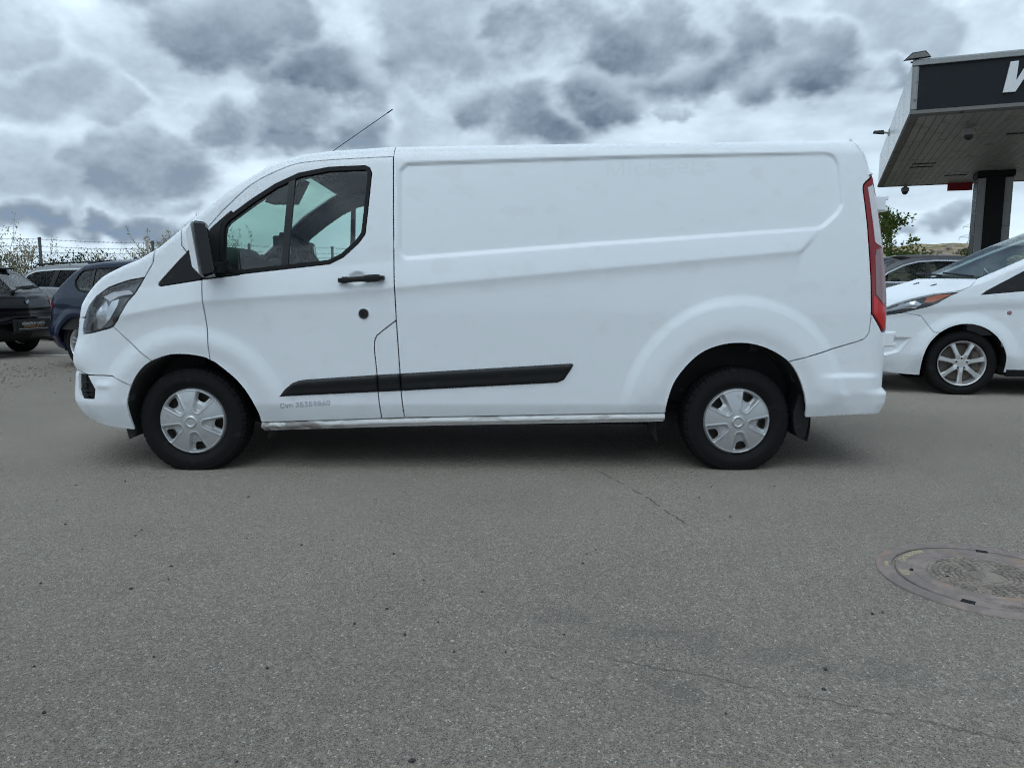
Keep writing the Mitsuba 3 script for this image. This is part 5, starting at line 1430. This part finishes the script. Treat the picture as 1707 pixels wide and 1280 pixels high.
for _ in range(240):
    x, y = r.uniform(34, 60), r.uniform(64, 86)
    z = float(hill_z(np.array([x]), np.array([y]))[0])
    s = r.uniform(.12, .45)
    m = trimesh.creation.icosphere(1, 1.0)
    v = np.asarray(m.vertices) * (1 + .35 * r.normal(0, .5, (42, 1))) * s * [1.3, 1.1, .75] + [x, y, z]
    sc.append((v, np.asarray(m.faces)))
mat('rock', speck((.30, .25, .20), (.14, .12, .09), 2.5, .8, .1), .9)
put('hill_rocks', join(*sc), 'rock', False)
name('hill_rocks', 'rocks strewn over the dry hillside', 'rocks', kind='stuff')

pl = []
px_, py_, pz_, ph = 222., 378., 0., 34.
half = lambda z: 2.6 - 2.1 * min(1, z / (ph * .72))
zs = [0, 6, 11, 15.5, 19.5, 23, 26, 29, 32]
for a, b_ in zip(zs, zs[1:]):
    for sx in (-1, 1):
        for sy in (-1, 1):
            pl.append(bar3((sx * half(a), sy * half(a), a), (sx * half(b_), sy * half(b_), b_), .11))
        pl.append(bar3((sx * half(a), half(a), a), (-sx * half(b_), half(b_), b_), .07)); pl.append(bar3((sx * half(a), -half(a), a), (-sx * half(b_), -half(b_), b_), .07))
        pl.append(bar3((half(a), sx * half(a), a), (half(b_), -sx * half(b_), b_), .07)); pl.append(bar3((-half(a), sx * half(a), a), (-half(b_), -sx * half(b_), b_), .07))
pl.append(bar3((0, 0, 32), (0, 0, ph), .12))
for z, w_ in ((22.5, 6.6), (27.5, 4.8)):
    for s in (-1, 1):
        pl += [bar3((0, 0, z), (s * w_, 0, z), .12), bar3((0, 0, z + 1.8), (s * w_, 0, z), .09), bar3((s * w_, 0, z), (s * w_, 0, z - 1.6), .10)]
put('pylon', join(*pl), 'grey_steel', False, T().translate([px_, py_, pz_]).rotate([0, 0, 1], 12))
name('pylon', 'distant lattice power pylon rising behind the hill left of the column', 'pylon')

# ---------------------------------------------------------------- the yard: manhole, stones, paint lines
def iron_color(p, n, uv):
    a = fbm(p.x * 14, p.y * 14, 3.0, octaves=4)
    b = fbm(p.x * 60, p.y * 60, 9.0, octaves=3)
    c = mix((.285, .225, .20), (.22, .178, .16), smoothstep(.35, .65, a))
    c = mix(c, (.36, .22, .14), smoothstep(.55, .72, fbm(p.x * 7 + 4, p.y * 7, 1.0, octaves=4)) * .55)
    return c * (.85 + .3 * b)


def grit_color(p, n, uv):
    a = fbm(p.x * 24, p.y * 24, 5.0, octaves=4)
    return mix((.245, .205, .172), (.175, .145, .124), smoothstep(.35, .65, a)) * (.8 + .4 * noise(p.x * 220, p.y * 220))


def iron_bump(p, n, uv):
    return .0012 * noise(p.x * 190, p.y * 190) + .0015 * fbm(p.x * 40, p.y * 40, octaves=3)


mat('cast_iron', proc(iron_color), .5, metal=.25, bump=iron_bump, eps=1e-3)
mat('worn_letters', (.40, .345, .23), .5)
mat('grit', proc(grit_color), .75, bump=iron_bump, eps=1e-3)
MH = T().translate([1.845, 2.862, 0])
name('manhole_cover', 'round rusty cast iron manhole cover set in the asphalt at the right edge', 'manhole cover')
mh = lambda part, m, b, s=25: put(f'manhole_cover__{part}', m, b, s, MH)
mh('frame', lathe([(.392, .001), (.390, .006), (.384, .008), (.337, .009), (.334, .006), (.333, -.03), (.30, -.03)], 120, 'z'), 'cast_iron')
mh('lid', lathe([(.3215, -.03), (.3215, .004), (.319, .008), (.280, .008), (.278, .0055), (.262, .0055), (.260, .008), (.226, .008), (.224, .0055), (.211, .0055), (.209, .008), (.205, .008), (.203, .004), (0, .004)], 120, 'z'), 'cast_iron')
mh('bed', lathe([(.2025, .0045), (0, .0045)], 80, 'z'), 'grit')
r = np.random.default_rng(9)
rr = .072
while rr < .196:
    cnt = max(8, int(2 * np.pi * rr / .031))
    ph0 = r.uniform(0, 1)
    for kx in range(cnt):
        a0, a1 = (kx + ph0) / cnt * 2 * np.pi, (kx + ph0 + .86) / cnt * 2 * np.pi
        p = []
        for a in (a0, (a0 + a1) / 2, a1):
            for q, zz in ((rr, .0045), (rr + .0165, .0045), (rr + .002, .0095), (rr + .0145, .0095)):
                e = .0 if zz < .006 else (a1 - a0) * .08 * (1 if a == a0 else -1 if a == a1 else 0)
                p.append((q * math.cos(a + e), q * math.sin(a + e), zz + (r.uniform(-.001, .001) if zz > .006 else 0)))
        mh('stone', hull(p), 'grit', False)
    rr += .0195
mh('boss', lathe([(.062, .0045), (.060, .009), (.052, .009), (.050, .007), (0, .007)], 48, 'z'), 'grit')


def arc_text(text, radius, a_mid, hgt, out=True):
    m = meshkit.text_mesh(text, hgt, .0022, True)
    v = np.asarray(m.vertices); w_ = v[:, 0].max()
    a = a_mid - (v[:, 0] - w_ / 2) / radius
    q = radius + v[:, 1]
    return np.stack([q * np.cos(a), q * np.sin(a), .0078 + v[:, 2]], -1), np.asarray(m.faces)


mh('lettering', arc_text('GH MARN', .287, math.radians(128), .027), 'worn_letters', False)
mh('lettering', arc_text('VII', .287, math.radians(172), .026), 'worn_letters', False)
mh('lettering', arc_text('EN 124 D400', .287, math.radians(268), .024), 'cast_iron', False)
mh('lettering', arc_text('VARN', .345, math.radians(157), .016), 'worn_letters', False)
for a in (228, 62):
    at = math.radians(a)
    m = bx(-.016, .016, -.022, .022, .0045, .0088)
    mh('lift_slot', moved(m, rotz(at), (.317 * math.cos(at), .317 * math.sin(at), 0)), 'rubber_seal')
for x, y in ((-.255, .075), (-.13, .045), (-.155, -.0)):
    mh('vent_hole', moved(lathe([(0, .0105), (.007, .0102), (.0075, .004)], 12, 'z'), None, (x, y, 0)), 'rubber_seal')

STONES = [(-2.23, 4.32), (-2.47, 4.24), (-2.4, 3.94), (-2.12, 3.53), (-1.85, 3.19), (-1.72, 3.45), (-1.71, 3.37), (-1.79, 3.45), (-1.38, 2.99), (-1.33, 2.85), (-1.8, 2.81), (-1.43, 2.76), (-1.1, 2.23), (-.73, 2.16), (-1.43, 2.17), (-1.25, 1.92), (-.66, 1.71), (-.24, 1.71), (-.34, 2.84), (-.5, 3.13), (-.44, 2.58), (-.25, 2.47), (-.35, 2.38), (-.18, 2.26), (-.53, 2.46), (-.11, 2.73), (-1.41, 4.0), (-.72, 3.96), (-.8, 3.31), (-.92, 3.24), (-1.19, 3.33), (2.32, 4.56), (2.4, 4.53), (1.93, 4.13), (2.64, 4.89), (1.12, 4.21), (1.48, 4.22), (1.0, 3.99), (1.25, 2.54), (1.29, 2.55), (.88, 2.04), (.93, 2.15), (.17, 2.38), (.36, 3.18), (.29, 3.02), (1.07, 3.65)]
PALE = [(.36, 2.09), (-.19, 2.33), (2.53, 4.12), (2.25, 3.53)]
r = np.random.default_rng(21)


def pebbles(pts, lo, hi):
    out = []
    for x, y in pts:
        m = trimesh.creation.icosphere(1, 1.0)
        s = r.uniform(lo, hi)
        v = np.asarray(m.vertices) + r.normal(0, .16, (42, 3))
        v = v * s * [r.uniform(.8, 1.5), r.uniform(.7, 1.1), r.uniform(.5, .8)] @ rotz(r.uniform(0, 6)).T
        v[:, 2] -= v[:, 2].min() + s * .15
        out.append((v + [x, y, 0], np.asarray(m.faces)))
    return join(*out)


mat('stone_dark', speck((.045, .046, .050), (.10, .10, .10), 60, .6, .2), .8)
mat('stone_pale', speck((.40, .37, .29), (.28, .25, .2), 60, .6, .1), .8)
sites = list(STONES)
for _ in range(420):                                                # the gravelly patch on the left
    sites.append((r.normal(-6.3, .75), r.normal(9.6, .85)))
for _ in range(170):
    sites.append((r.uniform(-4, 6), r.uniform(1.7, 12)))
near = [s for s in sites[:len(STONES)]]
put('gravel', join(pebbles(near, .0032, .0058), pebbles(sites[len(STONES):len(STONES) + 420], .003, .009), pebbles(sites[len(STONES) + 420:], .0016, .0045)), 'stone_dark', False)
name('gravel', 'loose dark stones scattered over the asphalt', 'gravel', kind='stuff')
put('pale_gravel', join(pebbles(PALE, .005, .008), pebbles([(r.uniform(-3, 4), r.uniform(1.6, 7)) for _ in range(160)], .0015, .004)), 'stone_pale', False)
name('pale_gravel', 'loose pale stone chips scattered over the asphalt', 'gravel', kind='stuff')


def line_color(p, n, uv):
    w = fbm(p.x * 9, p.y * 30, 2.0, octaves=4)
    return mix((.50, .51, .50), (.13, .13, .13), smoothstep(.50, .66, w))


mat('road_paint', proc(line_color), .7)
for i, (x0, x1, y0) in enumerate(((-9.4, -7.9, 11.98), (-7.58, -6.75, 12.02))):
    k = put('parking_line', bx(x0, x1, y0, y0 + .10, .0, .004), 'road_paint')
    name(k, kind='structure', label=('worn white parking line at the left edge of the yard', 'worn white parking line beside the wheel of the blue hatchback')[i])
